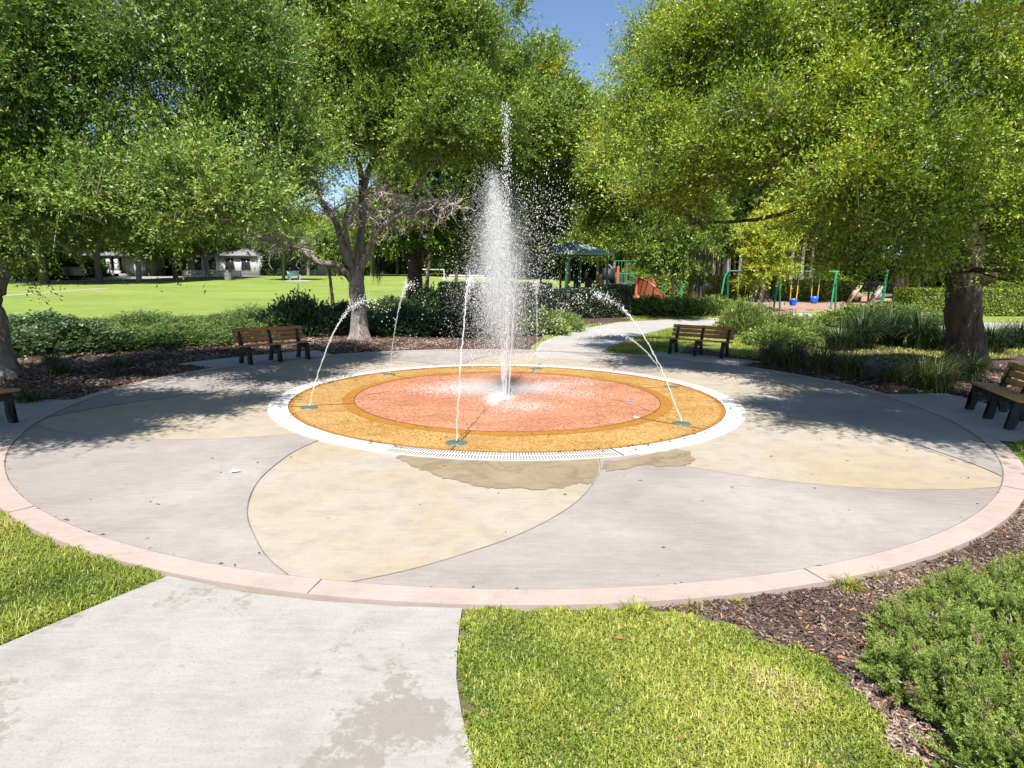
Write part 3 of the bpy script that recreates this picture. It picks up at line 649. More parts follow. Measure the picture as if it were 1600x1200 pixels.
# tree behind it, closing the right of the sky gap
f5 = at(1085, 476); Y5 = f5[1]
oak('oak_tree', 'shaded mossy oak behind the green post between slide and swings', f5,
    [(PX([(1090, 482, Y5), (1092, 440, Y5), (1085, 400, Y5), (1070, 350, Y5)]), .22, .16)],
    LOBES([(1000, 380, 32, 40), (1050, 390, 31, 42), (1080, 395, 31, 34), (1100, 350, 32, 40), (1055, 330, 32, 55), (990, 320, 33, 50), (960, 270, 32, 50), (950, 210, 33, 45), (1000, 240, 33, 60), (940, 330, 35, 36)]),
    'bark_dark', 'leaf_mid', 240, .15, trunk_r=.22, twl=.8, moss_pts=PX([(1085, 425, 31), (1095, 430, 31), (1100, 420, 31), (1060, 410, 31), (1030, 405, 31), (1110, 415, 31), (1090, 440, 31)]), mossL=1.0)
# small tree before the playground
f6 = at(955, 470); Y6 = f6[1]
oak('small_tree', 'small pale stemmed tree in front of the orange posted play structure', f6,
    [(PX([(952, 475, Y6), (955, 440, Y6), (960, 410, Y6), (950, 370, Y6)]), .13, .07), (PX([(957, 420, Y6), (930, 390, Y6), (905, 360, Y6)]), .07, .03)],
    LOBES([(925, 385, Y6, 24), (955, 365, Y6, 34), (985, 380, Y6, 24), (915, 350, Y6, 30), (945, 325, Y6, 36), (980, 345, Y6, 30), (905, 320, Y6 + 1, 28)]), 'bark_pale', 'leaf_lime', 250, .14, trunk_r=.13, twl=.6)
# young yellow-green tree on the grass island
f7 = at(1187, 487); Y7 = f7[1]
oak('young_tree', 'young yellow green tree with a pale stem in front of the swings', f7,
    [(PX([(1186, 489, Y7), (1190, 455, Y7), (1193, 430, Y7), (1195, 380, Y7)]), .12, .06), (PX([(1192, 440, Y7), (1215, 400, Y7), (1230, 370, Y7)]), .05, .02), (PX([(1192, 440, Y7), (1175, 400, Y7), (1160, 375, Y7)]), .05, .02)],
    LOBES([(1190, 425, Y7, 22), (1180, 400, Y7, 26), (1210, 400, Y7, 26), (1225, 420, Y7, 16), (1190, 370, Y7, 28), (1220, 370, Y7, 24), (1205, 345, Y7, 24), (1160, 365, Y7, 15), (1172, 432, Y7, 14)]), 'bark_pale', 'leaf_young', 330, .13, trunk_r=.12, twl=.6)
# big old oak beyond the swings
f8 = at(1187, 473); Y8 = f8[1] + 2; f8 = V(f8[0] * Y8 / f8[1], Y8, gz(Y8))
oak('oak_tree', 'old oak with a broad buttressed trunk beyond the swing set', f8,
    [(PX([(1186, 476, Y8), (1186, 445, Y8), (1182, 415, Y8)]), .75, .6), (PX([(1180, 420, Y8), (1165, 390, Y8), (1140, 360, Y8)]), .4, .15), (PX([(1186, 415, Y8), (1200, 370, Y8), (1230, 300, Y8)]), .4, .15)],
    LOBES([(1130, 350, 47, 45), (1190, 340, 46, 50), (1250, 350, 46, 45), (1090, 350, 48, 40), (1300, 370, 46, 40), (1160, 280, 47, 60), (1240, 280, 47, 60), (1140, 395, 48, 22), (1340, 385, 47, 30)]),
    'bark_dark', 'leaf_far', 130, .2, trunk_r=.72, twl=.9)
# two oaks standing beside the camera, outside the picture, whose crowns shade the plaza
fo = V(-10.2, 3.0, 0)
oak('oak_tree', 'oak standing out of the picture on the near left that shades the plaza', fo, [([fo, fo + V(.2, .3, 1.6), fo + V(.6, 1, 3.2)], .33, .26), ([fo + V(.6, 1, 3.2), (-8, 5.5, 4.6), (-6.2, 6.4, 5.3)], .2, .05), ([fo + V(.6, 1, 3.2), (-9, 6, 4.6), (-8.5, 7, 5)], .2, .05)],
    [(-8.6, 6.0, 5.2, 1.5, 1.0), (-7.0, 5.6, 5.6, 1.3, .9), (-6.3, 6.4, 5.6, 1.2, .9), (-8, 7, 5, 1.5, 1), (-9.5, 4, 5.2, 1.7, 1.2), (-10.5, 6.5, 5.2, 1.7, 1.2), (-5.5, 6.6, 5.5, .8, .6), (-7.6, 4.6, 5.3, .9, .7), (-6.4, 5.2, 5.2, .8, .6), (-7.2, 6.6, 4.9, 1.2, .8)], 'bark', 'leaf_deep', 1250, .072, trunk_r=.33)
fo = V(11.0, 3.0, 0)
oak('oak_tree', 'oak standing out of the picture on the near right that shades the plaza', fo, [([fo, fo + V(-.2, .3, 1.6), fo + V(-.6, .8, 3.4)], .33, .26), ([fo + V(-.6, .8, 3.4), (8.5, 5.1, 5.0), (6.4, 5.9, 5.6)], .16, .04), ([fo + V(-.6, .8, 3.4), (9, 6, 5.4), (8, 7, 5.6)], .2, .05)],
    [(8.8, 4.8, 5.6, 1.5, 1.0), (7.2, 5.0, 5.8, 1.3, .9), (5.6, 5.2, 6.0, 1.2, .8), (7.2, 6.6, 5.8, 1.4, 1), (5.0, 6.6, 6.0, 1.2, .8), (9.2, 6.4, 5.8, 1.6, 1.1), (4.4, 6.0, 6.1, .8, .6), (8.4, 7.2, 5.6, 1.4, 1), (6.2, 7.2, 6.0, 1.2, .8), (6.4, 6.0, 5.6, 1.3, .9)], 'bark', 'leaf_lime', 1250, .072, trunk_r=.33)

# ------------------------------------------------------------------ far trees: three kinds, copied
def far_tree(R, H, r, dens=120, leaf=.24, leafm='leaf_far', barkm='bark_dark', nl=9):
    root = empty('street_tree', (0, 0, -200))
    b = MB(); q = [limb(b, [V(0, 0, -.2), V(.1, 0, H * .18), V(0, .1, H * .36)], r, r * .7, 8)]
    lob = []
    for k in range(nl):
        a = k * 2.4 + RNG.random(); rr = R * .62 * math.sqrt((k + .4) / nl); s = R * RNG.uniform(.36, .5)
        lob.append((rr * math.cos(a), rr * math.sin(a), H * (.78 - .47 * (rr / R) ** 1.2 + RNG.uniform(-.06, .06)), s, s * .75))
    for k in range(3):
        a = k * 2.1 + RNG.random(); q.append(limb(b, [V(0, .1, H * .33), V(.2 * R * math.cos(a), .2 * R * math.sin(a), H * .5), V(.45 * R * math.cos(a), .45 * R * math.sin(a), H * .68)], r * .5, r * .2, 7))
    branches(b, q, lob, r * .3); b.build('trunk', M[barkm], root, smooth=True)
    c = MB(); crown(c, lob, dens, leaf, 14, 1.0); c.build('crown', [M[leafm], M['twig']], root)
    return root
KIND = [far_tree(5.2, 9.5, .3), far_tree(4.4, 8.5, .26, barkm='bark'), far_tree(4.8, 8.8, .28, leafm='leaf_deep'), far_tree(5.5, 11, .3, leafm='leaf_lime', barkm='bark')]
used = [False] * 4
def put_tree(k, loc, sc_, rz, label, group, name=None):
    o = KIND[k] if not used[k] else copy_tree(KIND[k]); used[k] = True
    o.location = loc; o.scale = (sc_,) * 3; o.rotation_euler = (0, 0, rz)
    o['label'] = label; o['category'] = 'tree'; o['group'] = group; return o
row = [(36, 437, 1, .9, 'leftmost pale trunk of the street row, close to the picture edge'), (70, 443, 0, 1.25, 'thick sunlit trunk left of the black car across the lawn'),
       (98, 436, 2, .9, 'dark trunk just left of the black car beyond the lawn'), (157, 442, 0, 1.0, 'dark forked trunk standing in front of the black car'),
       (217, 439.5, 1, .95, 'forked trunk right of the columned porch'), (233, 431.5, 2, .8, 'dark trunk before the yellow flowers of the far garden'),
       (275, 437, 0, .9, 'dark trunk at the left end of the white fence beyond the lawn'), (289, 430, 2, .8, 'slim trunk against the white house behind the fence'),
       (324, 434, 1, .9, 'pale trunk before the middle of the white fence'), (343, 428, 2, .8, 'small trunk behind the grey litter bin'),
       (369, 429, 0, .8, 'trunk at the right end of the white fence'), (398, 429, 2, .8, 'trunk in the shade left of the leaning trunk'),
       (443, 437, 1, .7, 'short leaning trunk just left of the pale blue bench'), (482, 430.5, 3, .8, 'sunlit green tree behind the pale blue bench'), (128, 430, 2, .85, 'dark tree right behind the black car'), (186, 430, 0, .85, 'dark tree in front of the porch columns'), (256, 430.5, 2, .8, 'dark tree at the left corner of the pale grey house'), (308, 430, 0, .8, 'dark tree behind the left part of the white fence'), (421, 430, 2, .85, 'dark tree right of the pale grey house'), (8, 434, 0, .9, 'dark tree at the left edge beyond the lawn path')]
for px, py, k, s, lab in row:
    p = at(px, py); put_tree(k, (p[0], p[1], p[2] - .05), s * 1.2, RNG.random() * 6.28, 'street tree, ' + lab, 'street trees across the lawn')
for px, Y, k, s in [(-60, 95, 0, 1.3), (20, 100, 2, 1.2), (110, 98, 0, 1.2), (190, 104, 2, 1.2), (250, 100, 0, 1.25), (310, 105, 2, 1.3), (370, 100, 0, 1.2), (425, 98, 2, 1.1), (475, 112, 0, 1.2), (530, 104, 3, 1.1), (580, 98, 3, 1.1), (620, 110, 3, 1.2), (665, 100, 0, 1.1), (710, 108, 3, 1.2),
                    (760, 100, 3, 1.2), (800, 92, 3, 1.0), (845, 100, 3, 1.2), (890, 90, 3, 1.1), (935, 84, 3, 1.1), (980, 78, 3, 1.1), (1025, 82, 3, 1.2), (-160, 100, 0, 1.3)]:
    put_tree(k, (aty(px, 400, Y)[0], Y, gz(Y) - .1), s * .9, RNG.random() * 6.28, 'rounded tree in the far belt of trees closing the park', 'far belt of trees')
for px, Y, k, s in [(1060, 70, 3, 1.0), (1110, 78, 2, 1.1), (1165, 74, 0, 1.1), (1230, 76, 2, 1.2), (1290, 70, 0, 1.1), (1345, 74, 2, 1.2), (1400, 66, 0, 1.1), (1460, 68, 2, 1.2), (1520, 62, 0, 1.1), (1580, 66, 2, 1.2), (1650, 60, 0, 1.2), (1720, 70, 2, 1.2), (1490, 54, 2, .75), (1560, 52, 0, .8), (1620, 50, 2, .8)]:
    put_tree(k, (aty(px, 400, Y)[0], Y, gz(Y) - .1), s, RNG.random() * 6.28, 'broad green tree in the dense wood behind the playground', 'wood behind the playground')
FAR_BUSH = []
for px, Y, s_ in [(-260, 112, 1), (-120, 118, 1), (-20, 120, 1), (70, 118, 1), (150, 122, 1), (230, 118, 1), (310, 122, 1), (390, 118, 1), (470, 124, 1), (545, 120, 1), (615, 118, 1), (680, 122, 1), (745, 116, 1), (810, 112, 1), (870, 108, 1), (930, 100, 1), (985, 95, 1), (1040, 90, 1), (1095, 88, 1), (1150, 86, 1), (1205, 86, 1), (1260, 84, 1), (1315, 82, 1), (1370, 80, 1), (1425, 78, 1), (1480, 76, 1), (1535, 74, 1), (1590, 72, 1), (1650, 70, 1), (1720, 70, 1)]:
    FAR_BUSH.append((px, Y, s_))
# pine stems of the wood behind the far clipped hedge
pine = empty('pine_tree', (0, 0, 0)); b = MB(); limb(b, [V(0, 0, -.2), V(.1, 0, 4), V(0, .1, 9), V(.1, 0, 14)], .17, .07, 7); b.build('trunk', M['bark_pale'], pine, smooth=True)
c = MB(); crown(c, [(0, 0, 11, 1.6, 1.5), (.6, .3, 13, 1.5, 1.3), (-.7, -.2, 9.6, 1.4, 1.0)], 60, .3, 10, .9); c.build('crown', [M['leaf_far'], M['twig']], pine)
for k, (px, Y) in enumerate([(1062, 57), (1072, 60), (1083, 56), (1092, 62), (1100, 57), (1108, 59), (1117, 56), (1124, 61), (1132, 58), (1141, 56), (1149, 63), (1156, 57), (1164, 60), (1222, 58), (1231, 60), (1237, 56), (1247, 61), (1256, 57), (1268, 62), (1010, 64), (1020, 70), (1034, 66), (1046, 60)]):
    o = pine if k == 0 else copy_tree(pine)
    o.location = (aty(px, 400, Y)[0], Y, gz(Y)); o.rotation_euler = (0, 0, k * 1.7); o.scale = (RNG.uniform(.7, 1.2),) * 2 + (1,)
    o['label'] = 'slender pine stem in the stand behind the long clipped hedge'; o['category'] = 'tree'; o['group'] = 'pine stems behind the clipped hedge'
# ------------------------------------------------------------------ shrubs, hedges, grasses
def spray_shrub(b, R, H, n, leaf, per=14, spread=.55, sl=.3, asp=.3, tw=True, base=.0):
    """dome of feathery sprays pointing outward and up"""
    d = rdir(n, .35); d[:, 2] = np.abs(d[:, 2]); u = RNG.random(n) ** .5 * .45 + .55
    lump = 1 + .18 * np.sin(d[:, 0] * 5 + 1) * np.cos(d[:, 1] * 4) + .12 * np.sin(d[:, 0] * 11 + d[:, 2] * 7)
    a = d * u[:, None] * lump[:, None] * V(R, R, H); a[:, 2] += base
    dr = unit(d * V(1, 1, .6) + rdir(n) * spread + V(0, 0, .35)); l = sl * (.6 + .8 * RNG.random(n))
    P = np.repeat(a, per, 0); D = np.repeat(dr, per, 0); tt_ = np.tile((np.arange(per) + .5) / per, n); L = np.repeat(l, per)
    P = P + D * (L * tt_)[:, None] + RNG.normal(0, .012, P.shape); P[:, 2] = np.maximum(P[:, 2], .01)
    Dl = unit(D * .9 + rdir(len(P)) * .6); s = leaf * (.7 + .6 * RNG.random(len(P)))
    ti = np.clip(.3 + np.repeat(RNG.normal(0, .12, n), per) + .3 * tt_ + RNG.normal(0, .08, len(P)), 0, .96)
    ti = np.where(np.repeat(RNG.random(n) < .03, per), 1.0, ti)
    add_leaves(b, P, Dl, unit(rdir(len(P)) + V(0, -.2, .8)), s, s * asp, ti)
def shrub_proto(name, R, H, n, leaf, lm, **k):
    root = empty(name, (0, 0, -200)); b = MB()
    for _ in range(14):
        e = rdir(1, .8)[0] * V(R, R, H) * .8; e[2] = abs(e[2]); b.tube(spline([V(0, 0, -.05), e * .5 + V(0, 0, .06), e], 4), np.linspace(.022, .005, 9), 5, cap=False)
    b.build('stems', M['twig'], root); c = MB(); spray_shrub(c, R, H, n, leaf, **k); c.build('foliage', M[lm], root); return root
class Kind:
    def __init__(s, p): s.p, s.u = p, False
    def put(s, loc, sc_, rz, label, cat, group):
        o = copy_tree(s.p) if s.u else s.p; s.u = True
        o.location = loc; o.scale = sc_ if isinstance(sc_, tuple) else (sc_,) * 3; o.rotation_euler = (0, 0, rz)
        o['label'] = label; o['category'] = cat
        if group: o['group'] = group
        return o
JUN = [Kind(shrub_proto('juniper_shrub', 1.0, .8, 1500, .085, 'juniper')), Kind(shrub_proto('juniper_shrub', 1.0, .9, 1400, .09, 'juniper', sl=.5, spread=.7))]
SHR = [Kind(shrub_proto('dark_shrub', 1.0, .95, 1300, .1, 'shrub', asp=.5, per=12)), Kind(shrub_proto('dark_shrub', 1.0, .85, 1300, .1, 'shrub', asp=.5, per=12, sl=.4))]
LOW = [Kind(shrub_proto('low_shrub', 1.0, .55, 1100, .1, 'cover', asp=.45, per=12)), Kind(shrub_proto('low_shrub', 1.0, .6, 1000, .1, 'cover', asp=.45, per=12, sl=.4))]
HDG = Kind(shrub_proto('garden_shrub', 1.0, 1.0, 900, .16, 'hedge', asp=.5, per=10))
gl = 'juniper shrubs along the back of the left bed'
for k, (px, py, sx, sz, lab) in enumerate([
        (-60, 545, 1.5, 1.2, 'dark juniper cut by the left edge of the picture'), (40, 548, 1.35, 1.15, 'dark juniper right beside the left oak trunk'), (120, 545, 1.3, 1.15, 'grey green juniper second from the left oak trunk'),
        (190, 541, 1.25, 1.1, 'thin greyish juniper with bare stems showing'), (255, 537, 1.2, 1.1, 'low juniper before the sunny lawn, left of the tall bright ones'), (310, 534, 1.3, 1.35, 'bright juniper rising left of the left back bench'),
        (365, 530, 1.2, 1.4, 'bright juniper directly behind the left end of the bench back'), (60, 520, 1.4, 1.0, 'juniper in the back row near the left oak'), (150, 517, 1.4, 1.0, 'juniper in the back row against the lawn'), (230, 514, 1.5, 1.0, 'sparse juniper in the back row'),
        (330, 508, 1.5, 1.2, 'sunlit juniper in the back row behind the bench'), (400, 507, 1.4, 1.3, 'sunlit green juniper in the back row right of the bench middle')]):
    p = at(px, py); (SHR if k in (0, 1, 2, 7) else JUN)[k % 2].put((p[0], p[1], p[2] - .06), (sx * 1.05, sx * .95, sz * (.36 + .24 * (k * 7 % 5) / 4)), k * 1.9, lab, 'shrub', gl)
gd = 'dark shrubs around the spreading oak'
for k, (px, py, sx, sz, lab) in enumerate([
        (425, 523, 1.15, 1.5, 'dark rounded shrub behind the right half of the left back bench'), (468, 522, 1.1, 1.45, 'dark rounded shrub at the right end of the left back bench'), (508, 520, 1.0, 1.05, 'dark shrub below the thin sapling'),
        (600, 519, 1.2, 1.25, 'dark shrub just right of the spreading oak trunk'), (640, 520, 1.2, 1.0, 'dark shrub in front of the mossy oak trunk'), (680, 520, 1.2, 1.0, 'shrub right of the back left water jet'), (612, 493, 1.5, 1.5, 'dark broad shrub at the foot of the mossy oak'),
        (672, 492, 1.4, 1.5, 'dark shrub between the mossy oak and the clipped dark hedge'), (720, 521, 1.2, 1.1, 'dark shrub behind the front water jet'), (762, 522, 1.2, 1.0, 'dark shrub directly behind the tall spray'), (540, 512, 1.1, 1.0, 'dark shrub behind the left limb of the oak')]):
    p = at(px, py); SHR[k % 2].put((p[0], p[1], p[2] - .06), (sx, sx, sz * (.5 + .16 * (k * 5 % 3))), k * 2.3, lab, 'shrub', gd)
gg = 'low bright shrubs beside the back path'
for k, (px, py, sx, sz, lab) in enumerate([
        (840, 520, 1.1, .9, 'low green shrub right of the tall spray beside the path'), (875, 516, .8, .7, 'small low shrub at the near end of the dark hedge'),
        (975, 489, 1.3, .8, 'low sunny shrub below the spiral slide'), (1020, 490, 1.4, .85, 'low sunny shrub below the curved green post'), (1065, 490, 1.4, .9, 'low sunny shrub below the straight green post'), (1110, 490, 1.4, .85, 'low sunny shrub left of the swing legs'), (1143, 490, 1.0, .7, 'low greyish shrub at the right end of the sunny row'),
        (1160, 524, .85, 1.2, 'upright green shrub behind the right end of the back right bench'), (1190, 522, .8, 1.0, 'green shrub right of the back right bench'), (1225, 526, .8, .8, 'low shrub beside the small mulch patch'), (1255, 522, .7, .7, 'small shrub above the small mulch patch'), (1215, 538, .9, .6, 'low dark shrub in front of the mulch patch'),
        (1330, 508, 1.4, .9, 'pale green low shrub left of the tall strap leaved clump'), (1385, 503, 1.5, .85, 'pale green low shrub before the leaning green pole'), (1430, 503, 1.4, .8, 'pale green low shrub before the left end of the sunny hedge')]):
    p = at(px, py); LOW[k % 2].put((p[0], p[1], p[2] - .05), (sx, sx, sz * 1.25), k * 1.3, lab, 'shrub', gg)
for k, (px, py, s, lab) in enumerate([(93, 437, 1.8, 'green garden bush left of the black car'), (32, 438, 2.0, 'green garden bush by the grey roofed house'), (242, 428, 2.2, 'bright green garden bush between the two white houses'), (188, 430, 1.5, 'dark garden bush below the porch'), (110, 433, 2.2, 'leafy garden bush behind the black car'),
                                     (1180, 440, 2.2, 'leafy bush behind the old oak'), (1330, 452, 2.2, 'yellow green bush behind the bucket swings'), (1285, 455, 2.0, 'yellow green bush right of the middle swing legs'), (1230, 452, 2.0, 'yellow green bush between the middle swing legs and the bucket swing'), (1550, 447, 2.2, 'yellow green bush behind the sunny clipped hedge'), (1460, 449, 2, 'bush behind the tan slide'), (1010, 452, 2.4, 'sunny bush behind the spiral slide'), (1045, 452, 2.3, 'sunny bush right of the spiral slide')]):
    p = at(px, py); HDG.put((p[0], p[1], p[2] - .1), s, k * 2.1, lab, 'bush', 'garden bushes in the distance')
for k, (px, py, s_, lab) in enumerate([(8, 437, 2.2, 'dark bush behind the leftmost street trunk'), (60, 436, 2.4, 'dark bush in front of the grey roofed house'), (85, 433, 2.6, 'dark tall bush right of the grey roofed house'), (140, 432, 2.6, 'dark bush behind the black car'), (208, 430, 2.2, 'dark bush at the right end of the porch'), (258, 429, 2.3, 'dark bush at the left corner of the pale grey house'), (300, 427.5, 1.2, 'dark bush at the left end of the white fence'), (345, 427.5, 1.3, 'dark bush before the white fence'), (395, 429, 2.6, 'dark bush right of the white fence'), (418, 430, 2.4, 'dark bush in the shade between two street trunks'), (505, 428, 2.2, 'dark bush right of the small white house'), (540, 428, 2.4, 'dark bush behind the lawn left of the spreading oak')]):
    p = at(px, py); SHR[k % 2].put((p[0], p[1], p[2] - .1), s_, k * 1.1, lab, 'bush', 'dark garden bushes across the street')
TH = Kind(shrub_proto('thicket_bush', 1.0, 1.0, 1500, .2, 'leaf_far', asp=.5, per=12, sl=.45))
for k, (px, Y, s_) in enumerate(FAR_BUSH):
    for j in range(2):
        TH.put((aty(px + 28 * j, 400, Y + 5 * j)[0], Y + 5 * j, gz(Y) - .3), (4.6 * RNG.uniform(.85, 1.2), 4.0, (4.6 if px < 950 else 5.2) * RNG.uniform(.75, 1.25)), k * 1.7 + j, 'rounded thicket closing the view under the far trees', 'bush', 'thicket under the far trees')
fl = empty('flower_bush', at(228, 428.5), label='bush with yellow flowers before the far white house', cat='bush')
b = MB(); spray_shrub(b, 1.4, 1.3, 500, .2, per=8); b.build('foliage', M['hedge'], fl)
b = MB(); n = 260; d = rdir(n, .3); d[:, 2] = abs(d[:, 2]); add_leaves(b, d * V(1.5, 1.5, 1.5), rdir(n), rdir(n), np.full(n, .3), np.full(n, .22), RNG.random(n)); b.build('flowers', M['flower'], fl)

def hedge(name, label, A, B, H, depth, lm, dens=900, leaf=.07):
    """clipped hedge between two ground points: leaves over its top and sides, a woody core inside"""
    A, B = np.asarray(A, float), np.asarray(B, float); L = np.linalg.norm((B - A)[:2]); ang = math.atan2(B[1] - A[1], B[0] - A[0])
    root = empty(name, A, ang, label=label, cat='hedge'); zz = B[2] - A[2]
    c = MB(); q = [(0, 0), (L, 0), (L, depth), (0, depth)]
    c.add([[x * .98 + L * .01, .12 + y * (depth - .24) / depth, (.02 if k == 0 else H - .14) + zz * x / L] for k in (0, 1) for x, y in q], [[0, 3, 2, 1], [4, 5, 6, 7], [0, 1, 5, 4], [1, 2, 6, 5], [2, 3, 7, 6], [3, 0, 4, 7]])
    c.build('branches', M['bark_dark'], root)
    P, N = [], []
    for area, f, nn in ((L * H, lambda u, v: np.c_[u * L, v * 0, v * H], V(0, -1, .1)), (L * depth, lambda u, v: np.c_[u * L, v * depth, v * 0 + H], V(0, 0, 1)),
                        (depth * H, lambda u, v: np.c_[u * 0, u * depth, v * H], V(-1, 0, .1)), (depth * H, lambda u, v: np.c_[u * 0 + L, u * depth, v * H], V(1, 0, .1)), (L * H, lambda u, v: np.c_[u * L, v * 0 + depth, v * H], V(0, 1, .1))):
        n = int(area * dens); u, v = RNG.random(n), RNG.random(n)
        p = f(u, v) - nn * (RNG.random(n)[:, None] ** 1.5 * .16) + nn * .03 * np.sin(u * L * 5 + v * 9)[:, None]
        P.append(p); N.append(np.broadcast_to(nn, p.shape))
    P, N = np.vstack(P), np.vstack(N); P[:, 2] += zz * P[:, 0] / L; n = len(P)
    s = leaf * (.7 + .6 * RNG.random(n)); b = MB()
    add_leaves(b, P, unit(rdir(n) + N * .5), unit(N + rdir(n) * .7 + V(0, 0, .4)), s, s * .55, np.clip(.45 + RNG.normal(0, .2, n), 0, 1))
    b.build('foliage', M[lm], root); return root
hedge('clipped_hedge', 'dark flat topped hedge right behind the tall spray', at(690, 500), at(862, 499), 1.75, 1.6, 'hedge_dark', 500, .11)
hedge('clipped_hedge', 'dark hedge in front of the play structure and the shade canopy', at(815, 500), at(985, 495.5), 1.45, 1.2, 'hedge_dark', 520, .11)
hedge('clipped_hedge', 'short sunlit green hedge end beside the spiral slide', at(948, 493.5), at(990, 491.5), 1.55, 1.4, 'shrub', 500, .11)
hedge('clipped_hedge', 'long clipped hedge closing the playground behind the swings', at(1005, 466), at(1178, 469), 1.75, 1.5, 'hedge', 260, .16)
hedge('clipped_hedge', 'shaded clipped hedge behind the bucket swings', at(1205, 469.5), at(1345, 471), 1.5, 1.5, 'hedge', 220, .16)
hedge('clipped_hedge', 'sunny clipped hedge behind the dark trunk of the right oak', at(1424, 493.5), at(1700, 494), 1.55, 1.6, 'hedge', 600, .1)
hedge('clipped_hedge', 'second clipped hedge showing just above the sunny one', at(1505, 478), at(1720, 480), 1.75, 1.4, 'hedge', 300, .13)

def strap_clump(name, label, loc, n, L, W, lm, lean=.8, cat='plant', group=None, seg=6, spread=.12, tb=0.5):
    root = empty(name, loc, label=label, cat=cat, group=group); b = MB()
    a = RNG.random(n) * 6.283; l = L * (.55 + .55 * RNG.random(n)); ln = lean * (.3 + RNG.random(n)); h = np.c_[np.cos(a), np.sin(a)]
    base = np.c_[h * (RNG.random(n) * spread)[:, None], np.full(n, -.03)]
    sd = np.c_[-h[:, 1], h[:, 0], np.zeros(n)]; t_ = np.linspace(0, 1, seg + 1); rows = []
    for q in t_:
        th = ln * q ** 1.3 * 1.35
        c = base + np.c_[h * (l * q * np.sin(th) * .8)[:, None], l * q * np.cos(th * .8)]
        ww = W * (1 - q ** 2 * .95) * .5
        rows += [c - sd * ww, c + sd * ww]
    vv = np.stack(rows, 1).reshape(-1, 3); k = 2 * (seg + 1); i0 = np.arange(n)[:, None] * k; j = np.arange(seg)[None] * 2
    b.add(vv, np.stack([i0 + j, i0 + j + 1, i0 + j + 3, i0 + j + 2], -1).reshape(-1, 4), 0, np.repeat(np.clip(tb + RNG.normal(0, .25, n), 0, 1), seg))
    b.build('blades', M[lm], root); return root
gs = 'strap leaved clumps in the right bed'
for px, py, n, L, lab in [(1345, 545, 240, 1.25, 'leftmost dark strap leaved clump below the pale low shrubs'), (1390, 540, 260, 1.35, 'tall dark strap leaved clump with spiky tips'), (1435, 545, 240, 1.25, 'dark strap leaved clump midway between shrubs and oak trunk'), (1473, 548, 200, 1.0, 'dark strap leaved clump touching the oak trunk on the left'),
                          (1545, 550, 220, 1.0, 'dark strap leaved clump right of the oak trunk'), (1590, 545, 220, 1.0, 'dark strap leaved clump at the right edge behind the bench'), (1363, 512, 90, 1.3, 'bright spiky clump standing out before the climbing slabs'), (1310, 548, 160, .9, 'small strap leaved clump left of the tall ones')]:
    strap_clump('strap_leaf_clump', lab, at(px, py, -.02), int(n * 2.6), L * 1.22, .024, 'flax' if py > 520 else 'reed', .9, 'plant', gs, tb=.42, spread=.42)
gr = 'grass tufts along the right bed'
for px, py, n, L, lab in [(1205, 566, 260, .75, 'shaded grass tuft just right of the back right bench'), (1240, 574, 260, .8, 'second grass tuft from the back right bench'), (1285, 583, 240, .75, 'third grass tuft along the kerb'), (1325, 588, 220, .65, 'grass tuft left of the bare mulch'), (1440, 605, 240, .8, 'arching grass tuft in front of the oak trunk'), (1465, 612, 200, .7, 'grass tuft with pale seed blades nearest the kerb'), (1515, 595, 200, .7, 'grass tuft right of the oak foot near the golden bench'), (1395, 595, 160, .55, 'small grass tuft between kerb and strap leaved clumps')]:
    strap_clump('grass_tuft', lab, at(px, py, -.02), int(n * 1.6), L * 1.35, .016, 'reed', 1.1, 'grass tuft', gr, spread=.3, tb=.4)
for px, py, n, L, lab in [(92, 585, 220, .55, 'dark grass tuft at the foot of the left oak'), (80, 570, 200, .5, 'grass tuft behind the one at the left oak foot'), (185, 572, 120, .35, 'lone small grass tuft in the left mulch'), (45, 628, 150, .4, 'grass tuft behind the bench cut by the left edge')]:
    strap_clump('grass_tuft', lab, at(px, py, -.02), n, L, .014, 'reed', 1.1, 'grass tuft', 'grass tufts in the left bed', spread=.2, tb=.25)
for px, py, n, L, lab in [(1322, 908, 160, .13, 'bright weed tuft against the kerb, nearest the juniper'), (1372, 893, 90, .09, 'flat yellow weed by the kerb left of the juniper tips'), (997, 950, 150, .12, 'yellow weed tuft at the kerb where grass meets mulch'), (1155, 935, 60, .09, 'small weed in the mulch by the kerb'), (1085, 942, 70, .1, 'sparse dry weed at the kerb'), (1480, 862, 50, .07, 'tiny weed in the mulch above the juniper')]:
    strap_clump('weed', lab, at(px, py + 7, -.02), int(n * 1.3), L * .95, .0065, 'weed', 1.2, 'weed', 'weeds along the front kerb', spread=.09)

